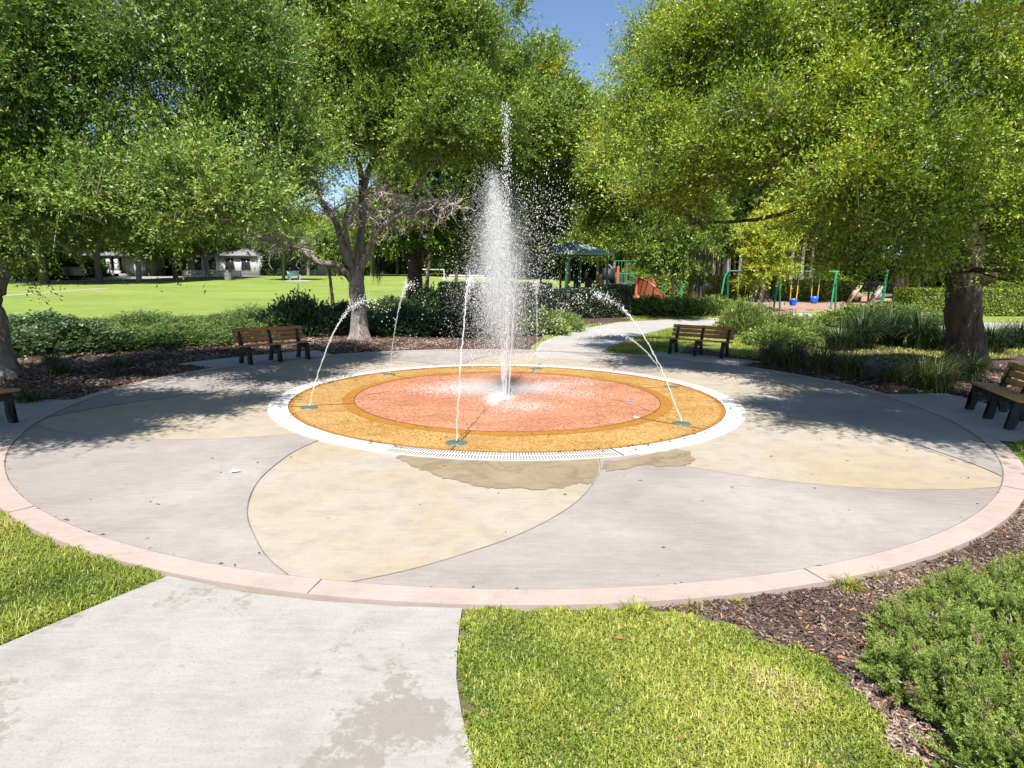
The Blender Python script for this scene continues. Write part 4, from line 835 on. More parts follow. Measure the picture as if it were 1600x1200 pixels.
# large juniper in the front right corner
jl = at(1545, 1075, -.02)
jr = empty('juniper_shrub', jl, label='large bright green juniper sprawling in the lower right corner', cat='shrub')
b = MB(); c = MB()
lob = []
for px, py, r, h in [(1425, 1005, .2, .13), (1455, 968, .17, .13), (1505, 950, .2, .16), (1560, 938, .22, .18), (1630, 925, .26, .2), (1430, 1075, .22, .17), (1500, 1030, .25, .22), (1580, 1005, .27, .26), (1670, 1000, .34, .3), (1490, 1105, .24, .22), (1560, 1095, .28, .27), (1650, 1090, .34, .34), (1540, 1170, .22, .22), (1610, 1175, .27, .28), (1700, 1165, .36, .34), (1580, 1245, .26, .24), (1680, 1265, .36, .3), (1400, 985, .09, .07), (1760, 1070, .4, .34), (1400, 1040, .1, .08)]:
    p = at(px, py) - jl; lob.append((p[0], p[1], r, h))
for x, y, r, h in lob:
    n = int(150 * r * r / .06); d = rdir(n, .35); d[:, 2] = abs(d[:, 2])            # plumes, each a cone of short sprays
    a = d * (.5 + .4 * RNG.random(n))[:, None] * V(r, r, h) + V(x, y, .01)
    pd = unit(d * V(1, 1, .7) + V(0, 0, .45) + rdir(n) * .45); pl_len = .07 + .09 * RNG.random(n); m_ = 20
    bt = RNG.normal(0, .1, n); dead = RNG.random(n) < .06
    q = np.tile((np.arange(m_) + .5) / m_, n); A = np.repeat(a, m_, 0); PD = np.repeat(pd, m_, 0); PL = np.repeat(pl_len, m_)
    A = A + PD * (PL * q)[:, None]; SD = unit(PD + rdir(n * m_) * .65); l = .045 * (1.1 - .6 * q) * (.7 + .6 * RNG.random(n * m_)); per = 11
    P = np.repeat(A, per, 0); D = np.repeat(SD, per, 0); tt_ = np.tile((np.arange(per) + .5) / per, n * m_)
    P = P + D * (np.repeat(l, per) * tt_)[:, None] + RNG.normal(0, .0022, P.shape)
    s_ = .0135 * (1.15 - .45 * tt_) * (.7 + .6 * RNG.random(len(P)))
    ti = np.clip(.02 + np.repeat(np.repeat(bt, m_) + .42 * q, per) + .36 * tt_ + RNG.normal(0, .07, len(P)), 0, .97); ti = np.where(np.repeat(dead, m_ * per), 1, ti)
    add_leaves(c, P, unit(D + rdir(len(P)) * .7), unit(rdir(len(P)) + V(0, 0, .6)), s_, s_ * .34, ti)
    for _ in range(9):
        e = rdir(1, .3)[0] * V(r, r, h) * 1.05; e[2] = abs(e[2]); e = e + V(x, y, 0); b.tube(spline([V(x, y, .02), (e + V(x, y, 0)) / 2 + RNG.normal(0, .03, 3), e], 4), np.linspace(.007, .002, 9), 5, cap=False)
b.build('stems', M['twig'], jr, kind='stuff'); c.build('foliage', M['juniper_near'], jr)

# ------------------------------------------------------------------ lawn blades, mulch chips, fallen leaves
def inpoly(P, poly):
    poly = np.asarray(poly); x, y = P[:, 0], P[:, 1]; r = np.zeros(len(P), bool); j = len(poly) - 1
    for i in range(len(poly)):
        xi, yi, xj, yj = *poly[i], *poly[j]
        hit = ((yi > y) != (yj > y)) & (x < (xj - xi) * (y - yi) / (yj - yi + 1e-12) + xi); r ^= hit; j = i
    return r
def scatter(poly, dens, wob=0.0):
    poly = np.asarray(poly); lo, hi = poly.min(0), poly.max(0); n = int(np.prod(hi - lo) * dens)
    P = lo + RNG.random((n, 2)) * (hi - lo); return P[inpoly(P + wob * np.c_[vnoise(P, 14, 11) + .6 * vnoise(P, 50, 12), vnoise(P, 14, 13) + .6 * vnoise(P, 50, 14)], poly)]
def vnoise(P, f, seed=0):
    r = np.random.default_rng(seed); o = np.zeros(len(P))
    for k in range(7):
        a = r.random() * 6.28; q = f * (.6 + .8 * r.random()); o += np.sin((P[:, 0] * math.cos(a) + P[:, 1] * math.sin(a)) * q + r.random() * 6.28)
    return o / 2.6
def turf(name, poly, dens, L, W, base, label=None, keep=None, wob=0.0):
    P = scatter(poly, dens, wob)
    if keep is not None: P = P[keep(P)]
    n = len(P); g = np.array([gz(y) for y in P[:, 1]])
    v1, v2 = vnoise(P, 2.6, 1), vnoise(P, 9, 2)
    a = RNG.random(n) * 6.283; tilt = .35 + 1.1 * RNG.random(n); l = L * (.5 + .8 * RNG.random(n)) * (1 + .25 * v2)
    h = np.c_[np.cos(a), np.sin(a)]; s = np.c_[-h[:, 1], h[:, 0], np.zeros(n)]
    B0 = np.c_[P, g + base]; m1 = B0 + np.c_[h * (l * .3 * np.sin(tilt * .6))[:, None], l * .55 * np.cos(tilt * .5)]; t2 = m1 + np.c_[h * (l * .5 * np.sin(tilt * 1.5))[:, None], l * .45 * np.cos(tilt * 1.5)]
    w_ = W * (.7 + .6 * RNG.random(n))[:, None] * .5
    vv = np.stack([B0 - s * w_, B0 + s * w_, m1 + s * w_ * .9, m1 - s * w_ * .9, t2 + s * w_ * .15, t2 - s * w_ * .15], 1).reshape(-1, 3)
    i0 = np.arange(n)[:, None] * 6; ti = np.clip(.45 + .16 * v1 + .1 * v2 + RNG.normal(0, .17, n), 0, .93); ti = np.where(RNG.random(n) < .035 + .05 * (v1 > .9) + .22 * (v2 + .5 * v1 > 1.35), 1, ti)
    b = MB(); b.add(vv, np.stack([i0 + V(0, 1, 2, 3).astype(int), i0 + V(3, 2, 4, 5).astype(int)], 1).reshape(-1, 4), 0, np.repeat(ti, 2))
    return tag(b.build(name, M['blade']), kind='stuff', label=label, cat='grass')
def off_plaza(P): return np.hypot(P[:, 0] - CX, P[:, 1] - CY) > R_OUT + .012 + .03 * np.sin(P[:, 0] * 17)
right_patch = pxs([(722, 946), (800, 944), (900, 940), (985, 950), (1010, 962), (1075, 955), (1130, 965), (1190, 992), (1250, 1012), (1300, 1040), (1340, 1085), (1370, 1125), (1420, 1180), (1500, 1260), (1560, 1400), (790, 1400), (752, 1215), (735, 1165), (722, 1113), (714, 1058), (716, 1018), (719, 983)])
SOIL = plain('lawn thatch and soil', (0.1, 0.095, 0.04), 0.95, 0, .4, 14, .5)
_r = np.array(right_patch); sheet('lawn_soil', (_r - _r.mean(0)) * 1.05 + _r.mean(0), -0.0275, SOIL)
turf('grass', right_patch, 24000, .042, .0066, -.028, 'bright short lawn grass between the front path and the mulch', lambda P: off_plaza(P) & ~inpoly(P + V(.012, 0), PATHP) & (RNG.random(len(P)) < np.clip(1.15 - .55 * (vnoise(P, 8, 5) > 1.0), 0, 1)), .04)
left_patch = pxs([(264, 900), (140, 948), (0, 1006), (-200, 1085), (-500, 1190), (-900, 1000), (-500, 820), (-200, 700), (0, 750), (60, 815), (140, 862)])
sheet('lawn_soil', left_patch, -0.0275, SOIL)
turf('grass', left_patch, 15000, .06, .006, -.028, 'green lawn grass left of the front path', off_plaza)
turf('grass', pxs([(948, 546), (980, 533), (1015, 522), (1048, 513.5), (1095, 509.5), (1150, 507.5), (1200, 509), (1230, 519), (1170, 534), (1060, 535), (1050, 549), (990, 552)]), 1500, .07, .014, -.028, 'shaded grass behind the back right bench')
turf('grass', pxs([(845, 534), (868, 524), (915, 511.5), (965, 503), (1040, 499), (1120, 496.5), (1180, 496), (1170, 491), (1000, 491), (985, 501), (900, 508), (850, 522)]), 900, .07, .016, -.028, 'sunlit grass strip between the path and the dark hedge')
turf('grass', pxs([(1585, 690), (1610, 725), (1800, 790), (1900, 700), (1640, 678)]), 5000, .07, .008, -.028, 'sunny grass at the right edge below the golden bench', off_plaza)
turf('grass', [(6.5, 17.5), (13, 17.5), (22, 22), (22, 25), (10, 24), (7, 21)], 260, .09, .02, -.028, 'grass behind the right bed')

def off_pads(P):
    a = np.degrees(np.arctan2(P[:, 1] - CY, P[:, 0] - CX)) % 360; r = np.hypot(P[:, 0] - CX, P[:, 1] - CY)
    on = np.zeros(len(P), bool)
    for a0, a1 in ((-22, 6), (38, 60), (130, 156), (186, 206)):
        on |= ((a - a0) % 360 < a1 - a0)
    return ~(on & (r < R_OUT + 1.36))
def chips(name, poly, dens, s0, base, label, keep=None, wob=.035):
    P = scatter(poly, dens, wob)
    if keep is not None: P = P[keep(P)]
    n = len(P); s = s0 * (.4 + 1.2 * RNG.random(n) ** 2)
    a = RNG.random(n) * 6.283; D = np.c_[np.cos(a), np.sin(a), RNG.normal(0, .3, n)]
    g = np.array([gz(y) for y in P[:, 1]]); Pz = np.c_[P, g + base + .006 + .012 * RNG.random(n)]
    D = unit(D); N = unit(rdir(n) * .6 + V(0, 0, 1)); S = unit(np.cross(D, N)); Nn = np.cross(S, D); Nn *= np.sign(Nn[:, 2:3]); w_ = (s * (.16 + .3 * RNG.random(n)))[:, None]; L = s[:, None]
    th = (s * .1)[:, None]                                      # chunky little prisms
    A = [Pz - S * w_ * .5, Pz + S * w_ * .5, Pz + D * L + S * w_ * .35, Pz + D * L - S * w_ * .35]
    T = [p + Nn * th * 2 for p in (Pz + D * L * .06, Pz + D * L * .93)]
    vv = np.stack(A + T, 1).reshape(-1, 3); i0 = np.arange(n)[:, None] * 6
    b = MB(); ti = np.clip(.5 + .12 * vnoise(P, 4, 3) + RNG.normal(0, .22, n), 0, .97); ti = np.where(RNG.random(n) < .025, 1, ti)
    b.add(vv, np.stack([i0 + V(0, 4, 5, 3).astype(int), i0 + V(1, 2, 5, 4).astype(int)], 1).reshape(-1, 4), 0, np.repeat(ti, 2))
    return tag(b.build(name, M['chips']), kind='stuff', label=label, cat='mulch')
chips('mulch_chips', pxs([(1000, 946), (1130, 925), (1300, 892), (1450, 840), (1560, 778), (1620, 770), (1900, 830), (2000, 1150), (1640, 1300), (1500, 1215), (1420, 1170), (1375, 1130), (1340, 1080), (1300, 1030), (1240, 1005), (1190, 985), (1130, 958), (1080, 948)]), 9500, .027, -.03, 'dark wood chip mulch around the front juniper', off_plaza)
chips('mulch_chips', list(arc(R_OUT + .01, 118, 203, 40)) + pxs([(-300, 640), (-200, 560), (0, 540), (300, 530), (560, 525), (760, 530)]), 420, .075, -.022, 'shaded wood chip mulch in the left bed', off_pads)
chips('mulch_chips', list(arc(R_OUT + .01, -10, 48, 40)) + pxs([(1180, 556), (1300, 548), (1500, 560), (1640, 580), (1700, 640)]), 420, .07, -.022, 'shaded wood chip mulch in the right bed', off_pads)
def litter(name, P, z, s0, label, lo=0., hi=1.):
    n = len(P); s = s0 * (.5 + RNG.random(n)); b = MB(); a = RNG.random(n) * 6.28
    add_leaves(b, np.c_[P, np.full(n, z) + .004], np.c_[np.cos(a), np.sin(a), RNG.normal(0, .15, n)], unit(rdir(n) * .35 + V(0, 0, 1)), s, s * .4, lo + (hi - lo) * RNG.random(n))
    return tag(b.build(name, M['dry_leaf']), kind='stuff', label=label, cat='leaf litter')
a = RNG.random(260) * 6.283; r = np.where(RNG.random(260) < .6, R_OR + RNG.normal(.02, .05, 260), 2.6 + 1.5 * RNG.random(260))
litter('leaf_litter', np.c_[CX + r * np.cos(a), CY + r * np.sin(a)], .018, .05, 'small dark fallen leaves on the splash pad', 0, .55)
a = RNG.random(240) * 6.283; r = 4.2 + 3.1 * RNG.random(240) ** .7; r = np.where(RNG.random(240) < .3, R_IN - .02, r)
litter('leaf_litter', np.c_[CX + r * np.cos(a), CY + r * np.sin(a)], .006, .04, 'small fallen leaves on the plaza', .2, .9)
litter('leaf_litter', scatter(right_patch, 9), -.005, .05, 'fallen orange brown leaves on the right grass', .5, 1)
litter('leaf_litter', scatter(left_patch, 4), 0.0, .06, 'fallen orange brown leaves on the left grass', .6, 1)

# ------------------------------------------------------------------ benches
def bench_proto(slat):
    root = empty('park_bench', (0, 0, -200)); L = 1.83
    s = MB()
    for k in range(3): s.box((0, .06 + .145 * k, .445 - .012 * k), (L, .135, .038), rotx(-.05))
    s.build('seat', M[slat], root)
    k_ = MB(); R = rotx(-.22)
    for k in range(3): k_.box((0, .455 + .034 * k, .545 + .118 * k), (L, .035, .1), R)
    k_.build('backrest', M[slat], root)
    for x in (-.76, 0, .76):
        f = MB()                                               # cast support: two splayed legs under an arch, seat rail, back post
        def plate(o):
            o = np.array(o); n = len(o); v = [[x - .035, *p] for p in o] + [[x + .035, *p] for p in o]
            f.add(v, [[i, (i + 1) % n, n + (i + 1) % n, n + i] for i in range(n)]); 
            bmv = [[i] for i in range(n)]
            for i in range(1, n - 1): f.add([v[0], v[i], v[i + 1]], [[0, 2, 1]]); f.add([v[n], v[n + i], v[n + i + 1]], [[0, 1, 2]])
        plate([(-.08, 0), (.04, 0), (.075, .12), (.07, .34), (-.01, .425), (-.02, .3), (-.005, .14)])
        plate([(.42, 0), (.54, 0), (.475, .14), (.43, .36), (.36, .425), (.33, .34), (.395, .14)])
        plate([(-.01, .425), (.06, .33), (.15, .29), (.28, .29), (.37, .34), (.43, .38), (.43, .42)])
        plate([(.36, .4), (.44, .36), (.575, .83), (.53, .84)])
        f.build('support', M['black'], root)
    return root
PB, PG = bench_proto('slat'), bench_proto('slat_gold')
def place_bench(o, A, B, label, z=0.0):
    """A and B: front feet of the end supports, left and right as seen by someone facing the bench's front"""
    A, B = np.asarray(A[:2]), np.asarray(B[:2]); c = (A + B) / 2; d = B - A
    o.location = (c[0], c[1], z); o.rotation_euler = (0, 0, math.atan2(d[1], d[0])); o['label'] = label; o['category'] = 'bench'; o['group'] = 'benches around the plaza'
pl = [copy_tree(PB), copy_tree(PG)]
place_bench(PB, at(390, 570), at(482, 561), 'brown bench in the shade below the dark shrubs on the left back')
place_bench(pl[0], (4.62, 18.15), (5.85, 17.2), 'sun dappled bench with its back to the grass beside the back path')
place_bench(PG, (7.95, 10.55), (7.5, 9.1), 'golden brown bench cut by the right edge of the picture')
place_bench(pl[1], (-7.72, 7.29), (-7.2, 8.72), 'bench cut by the left edge of the picture, only its seat end showing')

# ------------------------------------------------------------------ the fountain
names = ['back', 'back left', 'left', 'front', 'right', 'back right']
JET = [(2.0, .35, .6), (1.95, .75, 1.2), (1.7, .95, 1.2), (2.1, .8, 1.2), (1.85, 1.6, 2.0), (1.15, 1.6, 2.2)]
def drops(b, P, s, stretch=1.4):
    n = len(P); o = np.array([[1, 0, 0], [-1, 0, 0], [0, 1, 0], [0, -1, 0], [0, 0, 1], [0, 0, -1]], float)
    F = np.array([[0, 2, 4], [2, 1, 4], [1, 3, 4], [3, 0, 4], [2, 0, 5], [1, 2, 5], [3, 1, 5], [0, 3, 5]])
    s = np.broadcast_to(np.asarray(s, float), (n,)); st = 1 + (stretch - 1) * RNG.random(n)
    v = P[:, None] + o[None] * s[:, None, None] * np.stack([np.ones(n), np.ones(n), st], 1)[:, None]
    b.add(v.reshape(-1, 3), (np.arange(n)[:, None, None] * 6 + F[None]).reshape(-1, 3))
for k in range(6):
    ang = math.radians(79 + 60 * k); nx, ny = CX + 3.47 * math.cos(ang), CY + 3.47 * math.sin(ang)
    if k == 3: nx, ny = at(713, 693)[:2]
    if k == 4: nx, ny = at(1065, 663)[:2]
    if k == 2: nx, ny = at(483, 638)[:2]
    nzl = empty('fountain_nozzle', (nx, ny, .012), label='round green nozzle cover flush in the orange ring at the %s of the fountain' % names[k], cat='nozzle', group='nozzle covers in the orange ring')
    b = MB(); th = np.linspace(0, 2 * np.pi, 33)[:-1]; v = [[0, 0, .011]] + [[.135 * math.cos(q), .135 * math.sin(q), .008] for q in th] + [[.142 * math.cos(q), .142 * math.sin(q), 0] for q in th]
    b.add(v, [[0, 1 + i, 1 + (i + 1) % 32] for i in range(32)]); b.add(v, [[1 + i, 33 + i, 33 + (i + 1) % 32, 1 + (i + 1) % 32] for i in range(32)]); b.build('cover', M['nozzle'], nzl)
    b = MB(); b.tube([[0, 0, .005], [0, 0, .022]], [.02, .016], 10); b.build('spout', M['dark'], nzl)
    H, d, D2 = JET[k]; iw = V(CX - nx, CY - ny); iw /= np.linalg.norm(iw)
    def jet(u): u = np.asarray(u, float); return np.stack([iw[0] * d * u, iw[1] * d * u, .02 + H * (1 - (1 - u) ** 2)], -1)
    root = empty('water_jet', (nx, ny, .012), label='thin arching water jet from the %s nozzle' % names[k], cat='water jet', group='arching jets around the fountain')
    b = MB(); u = np.linspace(0, .62, 30); q = jet(u); q[1:] += RNG.normal(0, .006, (29, 3)); b.tube(q, np.linspace(.01, .007, 30) * (1 + RNG.normal(0, .2, 30)), 7); b.build('stream', M['stream'], root, smooth=True)
    b = MB()
    n = 420; u = .25 + .75 * RNG.random(n) ** .8; P = jet(u) + RNG.normal(0, 1, (n, 3)) * (.006 + .085 * np.clip(u - .45, 0, 1) ** 1.2)[:, None] * V(1, 1, 1.2); drops(b, P, .0025 + .0055 * RNG.random(n) * np.clip(u, .4, 1), 2.4)
    n = 110 if k > 3 else 50; u = 1 + (.9 if k > 3 else .5) * RNG.random(n) ** 1.6; P = jet(u) + RNG.normal(0, .07, (n, 3)); P[:, 2] = np.maximum(P[:, 2], .03); drops(b, P, .004 + .007 * RNG.random(n), 1.8)
    for _ in range(4):                                          # strings of joined drops near the crest
        u0 = .55 + (.6 if k > 3 else .35) * RNG.random(); uu = np.linspace(u0, u0 + .06, 5); b.tube(jet(uu) + RNG.normal(0, .012, (5, 3)) + RNG.normal(0, .02, 3), np.array([.003, .008, .009, .007, .003]), 5, cap=False)
    b.build('drops', M['water'], root, kind='stuff')
pl_ = at(789, 622); fp = empty('fountain_plume', (pl_[0], pl_[1], .012), label='tall white spray rising from the centre of the red splash pad', cat='water spray')
b = MB(); b.tube([[0, 0, .0], [0, 0, .03]], [.06, .05], 14); b.build('spout', M['dark'], fp)
b = MB()
for k in range(11):
    a = k * 2.4; r = .012 + .03 * (k % 3); e = .16 * (.25 + .75 * RNG.random()); h = RNG.uniform(1.0, 2.6)
    z = np.linspace(.02, h, 26); q = np.c_[np.cos(a) * (r + e * z * .45), np.sin(a) * (r + e * z * .45), z]; q[2:] += RNG.normal(0, .006, (24, 3))
    b.tube(q, np.linspace(.012, .006, 26) * (1 + RNG.normal(0, .25, 26)), 6)
b.build('streams', M['stream'], fp, smooth=True, kind='stuff')
b = MB()
def cloud(n, x0, sx, z0, z1, s0, s1, peak=.4, tilt=0., st=1.5, sy=None):
    z = z0 + (z1 - z0) * RNG.triangular(0, peak, 1, n); f = (z - z0) / (z1 - z0)
    P = np.c_[x0 + tilt * f + RNG.normal(0, sx, n) * (1.2 - .75 * f), RNG.normal(0, sy or sx, n), z]; drops(b, P, s0 + (s1 - s0) * RNG.random(n) ** 3, st)
cloud(36000, -.02, .15, .8, 4.0, .0026, .005, .34, -.22, 3.2)          # dense mist column leaning left
cloud(22000, -.08, .3, .4, 4.1, .0025, .006, .4, -.25)
cloud(5000, .05, .55, .3, 3.7, .003, .007, .5, 0)
n = 1500; z = .5 + 4.5 * RNG.random(n); P = np.c_[.02 - .05 * (z / 5) + RNG.normal(0, .028, n) * (1 + z * .12), RNG.normal(0, .04, n), z]; drops(b, P, .003 + .009 * RNG.random(n) ** 2, 2.4)   # the central string up to the tip
cloud(2400, .12, .55, .3, 4.0, .003, .009, .6, .1, 2.2)
n = 520; P = np.c_[.8 + RNG.normal(0, .26, n), RNG.normal(0, .3, n), 3.25 + RNG.normal(0, .36, n)]; drops(b, P, .002 + .0075 * RNG.random(n) ** 1.5, 2.2)      # blown drops to the right
n = 700; P = np.c_[-.55 + RNG.normal(0, .5, n), RNG.normal(0, .5, n), .4 + 2.2 * RNG.random(n)]; drops(b, P, .002 + .008 * RNG.random(n) ** 1.8, 1.8)
n = 250; P = np.c_[.5 + RNG.normal(0, .5, n), RNG.normal(0, .5, n), 1.0 + 3.0 * RNG.random(n)]; drops(b, P, .004 + .008 * RNG.random(n) ** 1.5, 2.4)
b.build('drops', M['water'], fp, kind='stuff')
b = MB()
for px, py, sx, sy, n in [(760, 612, .5, .22, 5200), (700, 614, .4, .16, 1800), (830, 612, .35, .14, 2200), (868, 605, .22, .1, 800), (905, 622, .3, .1, 700), (812, 640, .3, .14, 1500), (782, 626, .12, .1, 2200), (910, 603, .18, .05, 500), (770, 632, .06, .06, 900)]:
    p = at(px, py); z = np.abs(RNG.normal(0, .07, n)); drops(b, np.c_[p[0] - pl_[0] + RNG.normal(0, sx, n), p[1] - pl_[1] + RNG.normal(0, sy * 1.6, n), .006 + z], .003 + .004 * RNG.random(n), 1.0)
b.build('splashes', M['water'], fp, kind='stuff')

def mist(name, c, r, dens, parent):
    """soft fine mist: a thin volume fading towards its rim"""
    bm = bmesh.new(); bmesh.ops.create_icosphere(bm, subdivisions=3, radius=1.0); me = bpy.data.meshes.new(name); bm.to_mesh(me); bm.free()
    m = bpy.data.materials.new(name); m.use_nodes = True; nt = m.node_tree; nt.nodes.remove(nt.nodes['Principled BSDF'])
    tc = nd(nt, 'ShaderNodeTexCoord'); ln = nd(nt, 'ShaderNodeVectorMath', operation='LENGTH'); nt.links.new(tc.outputs['Object'], ln.inputs[0])
    f = ramp(nt, ln.outputs['Value'], [(0.0, (1, 1, 1)), (0.45, (.45, .45, .45)), (0.75, (.1, .1, .1)), (1.0, (0, 0, 0))])
    n_ = noise(nt, 2.6, 3, .6, tc.outputs['Object'], .4); k = mix(nt, 1.0, f, ramp(nt, n_, [(.3, (.35, .35, .35)), (.7, (1, 1, 1))]), 'MULTIPLY')
    mu = nd(nt, 'ShaderNodeMath', operation='MULTIPLY'); nt.links.new(k, mu.inputs[0]); mu.inputs[1].default_value = dens
    v = nd(nt, 'ShaderNodeVolumeScatter'); v.inputs['Color'].default_value = (1, 1, 1, 1); v.inputs['Anisotropy'].default_value = -.1
    nt.links.new(mu.outputs[0], v.inputs['Density']); nt.links.new(v.outputs[0], nt.nodes['Material Output'].inputs['Volume'])
    me.materials.append(m); o = bpy.data.objects.new(name, me); COL.objects.link(o); o.parent = parent; o.location = c; o.scale = r
    return o
mist('mist', (-.1, 0, 2.2), (.62, .62, 1.75), 1.5, fp)
mist('mist', (-.35, .1, .16), (.95, .75, .24), 2.0, fp)
mist('mist', (.55, .3, .12), (.55, .35, .16), 2.0, fp)
# ------------------------------------------------------------------ small things on the pad
def scrap(name, label, px, py, m, sx, sy):
    o = at(px, py); b = MB(); b.add([[-sx, -sy, .004], [sx * .9, -sy * .8, .012], [sx, sy, .006], [0, sy * 1.1, .02], [-sx * .9, sy * .8, .008]], [[0, 1, 2], [0, 2, 3], [0, 3, 4]])
    q = b.build(name, M[m]); q.location = (o[0], o[1], .014); q.rotation_euler = (0, 0, .3); tag(q, label, 'litter')
scrap('plastic_scrap', 'small blue plastic scrap on the red rubber', 984, 628, 'blueslip', .04, .05)
scrap('paper_scrap', 'small white scrap at the edge of the red rubber', 994, 654, 'paper', .035, .05)
scrap('paper_scrap', 'small white scrap on the mauve concrete', 368, 739, 'paper', .05, .02)
# ------------------------------------------------------------------ playground
def pole(b, p, q, r, n=10): b.tube(np.array([p, q], float), [r, r], n)
# grey green shade canopy on four green posts
Yc = 38.5; c0 = aty(897, 396, Yc); g0 = gz(Yc)
sc1 = empty('shade_canopy', (c0[0], Yc, g0), math.radians(28), label='grey green shade canopy on green posts behind the dark hedge', cat='shade canopy')
W_ = 1.75; zt = c0[2] - g0
b = MB(); b.add([[-W_, -W_, zt], [W_, -W_, zt], [W_, W_, zt], [-W_, W_, zt], [0, 0, zt + .75]] + [[x * .98, y * .98, zt - .12] for x, y in ((-W_, -W_), (W_, -W_), (W_, W_), (-W_, W_))], [[0, 1, 4], [1, 2, 4], [2, 3, 4], [3, 0, 4]])
b.add([[-W_, -W_, zt], [W_, -W_, zt], [W_, W_, zt], [-W_, W_, zt]] + [[x * .99, y * .99, zt - .13] for x, y in ((-W_, -W_), (W_, -W_), (W_, W_), (-W_, W_))], [[0, 4, 5, 1], [1, 5, 6, 2], [2, 6, 7, 3], [3, 7, 4, 0]]); b.build('roof', M['canopy'], sc1)
for x, y in ((-1, -1), (1, -1), (1, 1), (-1, 1)):
    b = MB(); pole(b, (x * 1.45, y * 1.45, -.1), (x * 1.45, y * 1.45, zt - .02), .075); b.build('post', M['greenpaint'], sc1)
# climbing structure with orange posts and a spiral slide
pg = at(995, 478); Yp = pg[1]; ps = empty('play_structure', pg, label='climbing structure with orange posts, dark panels and a rust brown spiral slide', cat='play structure'); k_ = Yp / FOC
def lp(px, py, dy=0.0): return aty(px, py, Yp + dy) - pg
for px, y0, dy in ((995, 433, 0), (966, 416, .8), (938, 428, .6), (889, 422, .3), (876, 426, 1.4), (916, 424, 2.2), (948, 412, 2.3), (979, 410, 2.3)):
    t_ = lp(px, y0, dy); b = MB(); pole(b, (t_[0], t_[1], -.1 + gz(Yp + dy) - pg[2]), t_, .095 if dy < 1 else .08); b.build('post', M['orangepaint' if dy < 1 else 'slide'], ps)
dk = lp(981, 443)[2]; x0, x1 = lp(962, 440)[0], lp(997, 440)[0]; xm = lp(936, 440)[0]; xl = lp(886, 440)[0]
b = MB(); b.box(((x0 + x1) / 2, 1.1, dk - .06), (x1 - x0, 2.2, .1)); b.box(((xl + x0) / 2, 1.3, dk - .35), (x0 - xl, 2.0, .1)); b.build('deck', M['dark'], ps)
b = MB()
for f in np.linspace(0, 1, 9): x = x0 + .12 + (x1 - x0 - .2) * f; pole(b, (x, .1, dk), (x, .1, dk + .62), .018, 6)
pole(b, (x0 + .1, .1, dk + .62), (x1, .1, dk + .62), .028, 6); pole(b, (x0 + .1, .1, dk + .05), (x1, .1, dk + .05), .028, 6); b.build('railing', M['greenpaint'], ps); b = MB(); pole(b, (x0 + .2, 2.2, dk + 1.5), (x1 + .3, 2.2, dk + 1.5), .03, 6)
for f in np.linspace(0, 1, 7): x = x0 + .3 + (x1 - x0 - .2) * f; pole(b, (x, 2.2, dk), (x, 2.2, dk + 1.5), .02, 6)
b.build('railing', M['greenpaint'], ps)
b = MB(); xc, zc = (lp(897, 440)[0] + lp(926, 440)[0]) / 2, lp(0, 437)[2]; hw = (lp(926, 440)[0] - lp(897, 440)[0]) / 2; th = np.linspace(0, 2 * np.pi, 25)[:-1]
i_ = [[xc + .26 * math.cos(q), .35, zc + .26 * math.sin(q)] for q in th]; o_ = [[xc + hw * np.clip(1.5 * math.cos(q), -1, 1), .35, zc + .62 * np.clip(1.5 * math.sin(q), -1, 1)] for q in th]
b.add(i_ + o_, [[i, (i + 1) % 24, 24 + (i + 1) % 24, 24 + i] for i in range(24)]); b.box((xc, .6, zc - .62), (2 * hw + .5, .5, .08)); b.build('window_panel', M['dark'], ps)
b = MB(); b.box((lp(949, 440)[0], .7, zc), (.5, .06, 1.0)); b.build('panel', M['dark'], ps); b = MB(); b.box((lp(958, 432)[0], 2.0, dk + .5), (.9, .06, 1.0)); b.build('panel', M['dark'], ps); b = MB(); b.box((lp(975, 432)[0], 2.25, dk + .2), (1.0, .05, 1.1)); b.build('panel', M['dark'], ps)
b = MB()
for q in range(26):
    a = q * .75; b.tube([[lp(985, 460)[0] + .16 * math.cos(a), -.1 + .16 * math.sin(a), .1 + q * .052], [lp(985, 460)[0] + .16 * math.cos(a + .75), -.1 + .16 * math.sin(a + .75), .152 + q * .052]], .024, 6)
pole(b, (lp(985, 460)[0], -.1, 0), (lp(985, 460)[0], -.1, 1.6), .03, 6); b.build('spiral_climber', M['greenpaint'], ps)
path = spline([lp(996, 443, .8), lp(1004, 442.5, .3), lp(1012, 444.5, -.2), lp(1019.5, 451, -.5), lp(1025.5, 461, -.6), lp(1031, 472, -.5), lp(1039, 477, -.3)], 8); tg = unit(np.gradient(path, axis=0)); sd = unit(np.c_[-tg[:, 1], tg[:, 0], np.zeros(len(tg))])
b = MB(); prof_ = [(-.34, .28), (-.3, .0), (.3, .0), (.34, .3)]; rows = np.stack([path + sd * x + V(0, 0, z) for x, z in prof_], 1); n = len(path)
b.add(rows.reshape(-1, 3), [[i * 4 + j, i * 4 + j + 1, (i + 1) * 4 + j + 1, (i + 1) * 4 + j] for i in range(n - 1) for j in range(3)])
for sgn in (-1, 1):                                             # deep moulded sides reaching the ground
    top = path + sd * (.36 * sgn) + V(0, 0, .33); low = np.c_[top[:, :2], np.maximum(.02 + 0 * top[:, 2], path[:, 2] - (.55 if sgn > 0 else .75))]; b.add(np.vstack([top, low]), [[i, i + 1, n + i + 1, n + i] for i in range(n - 1)])
    b.tube(top, .035, 6)
b.build('spiral_slide', M['slide'], ps)
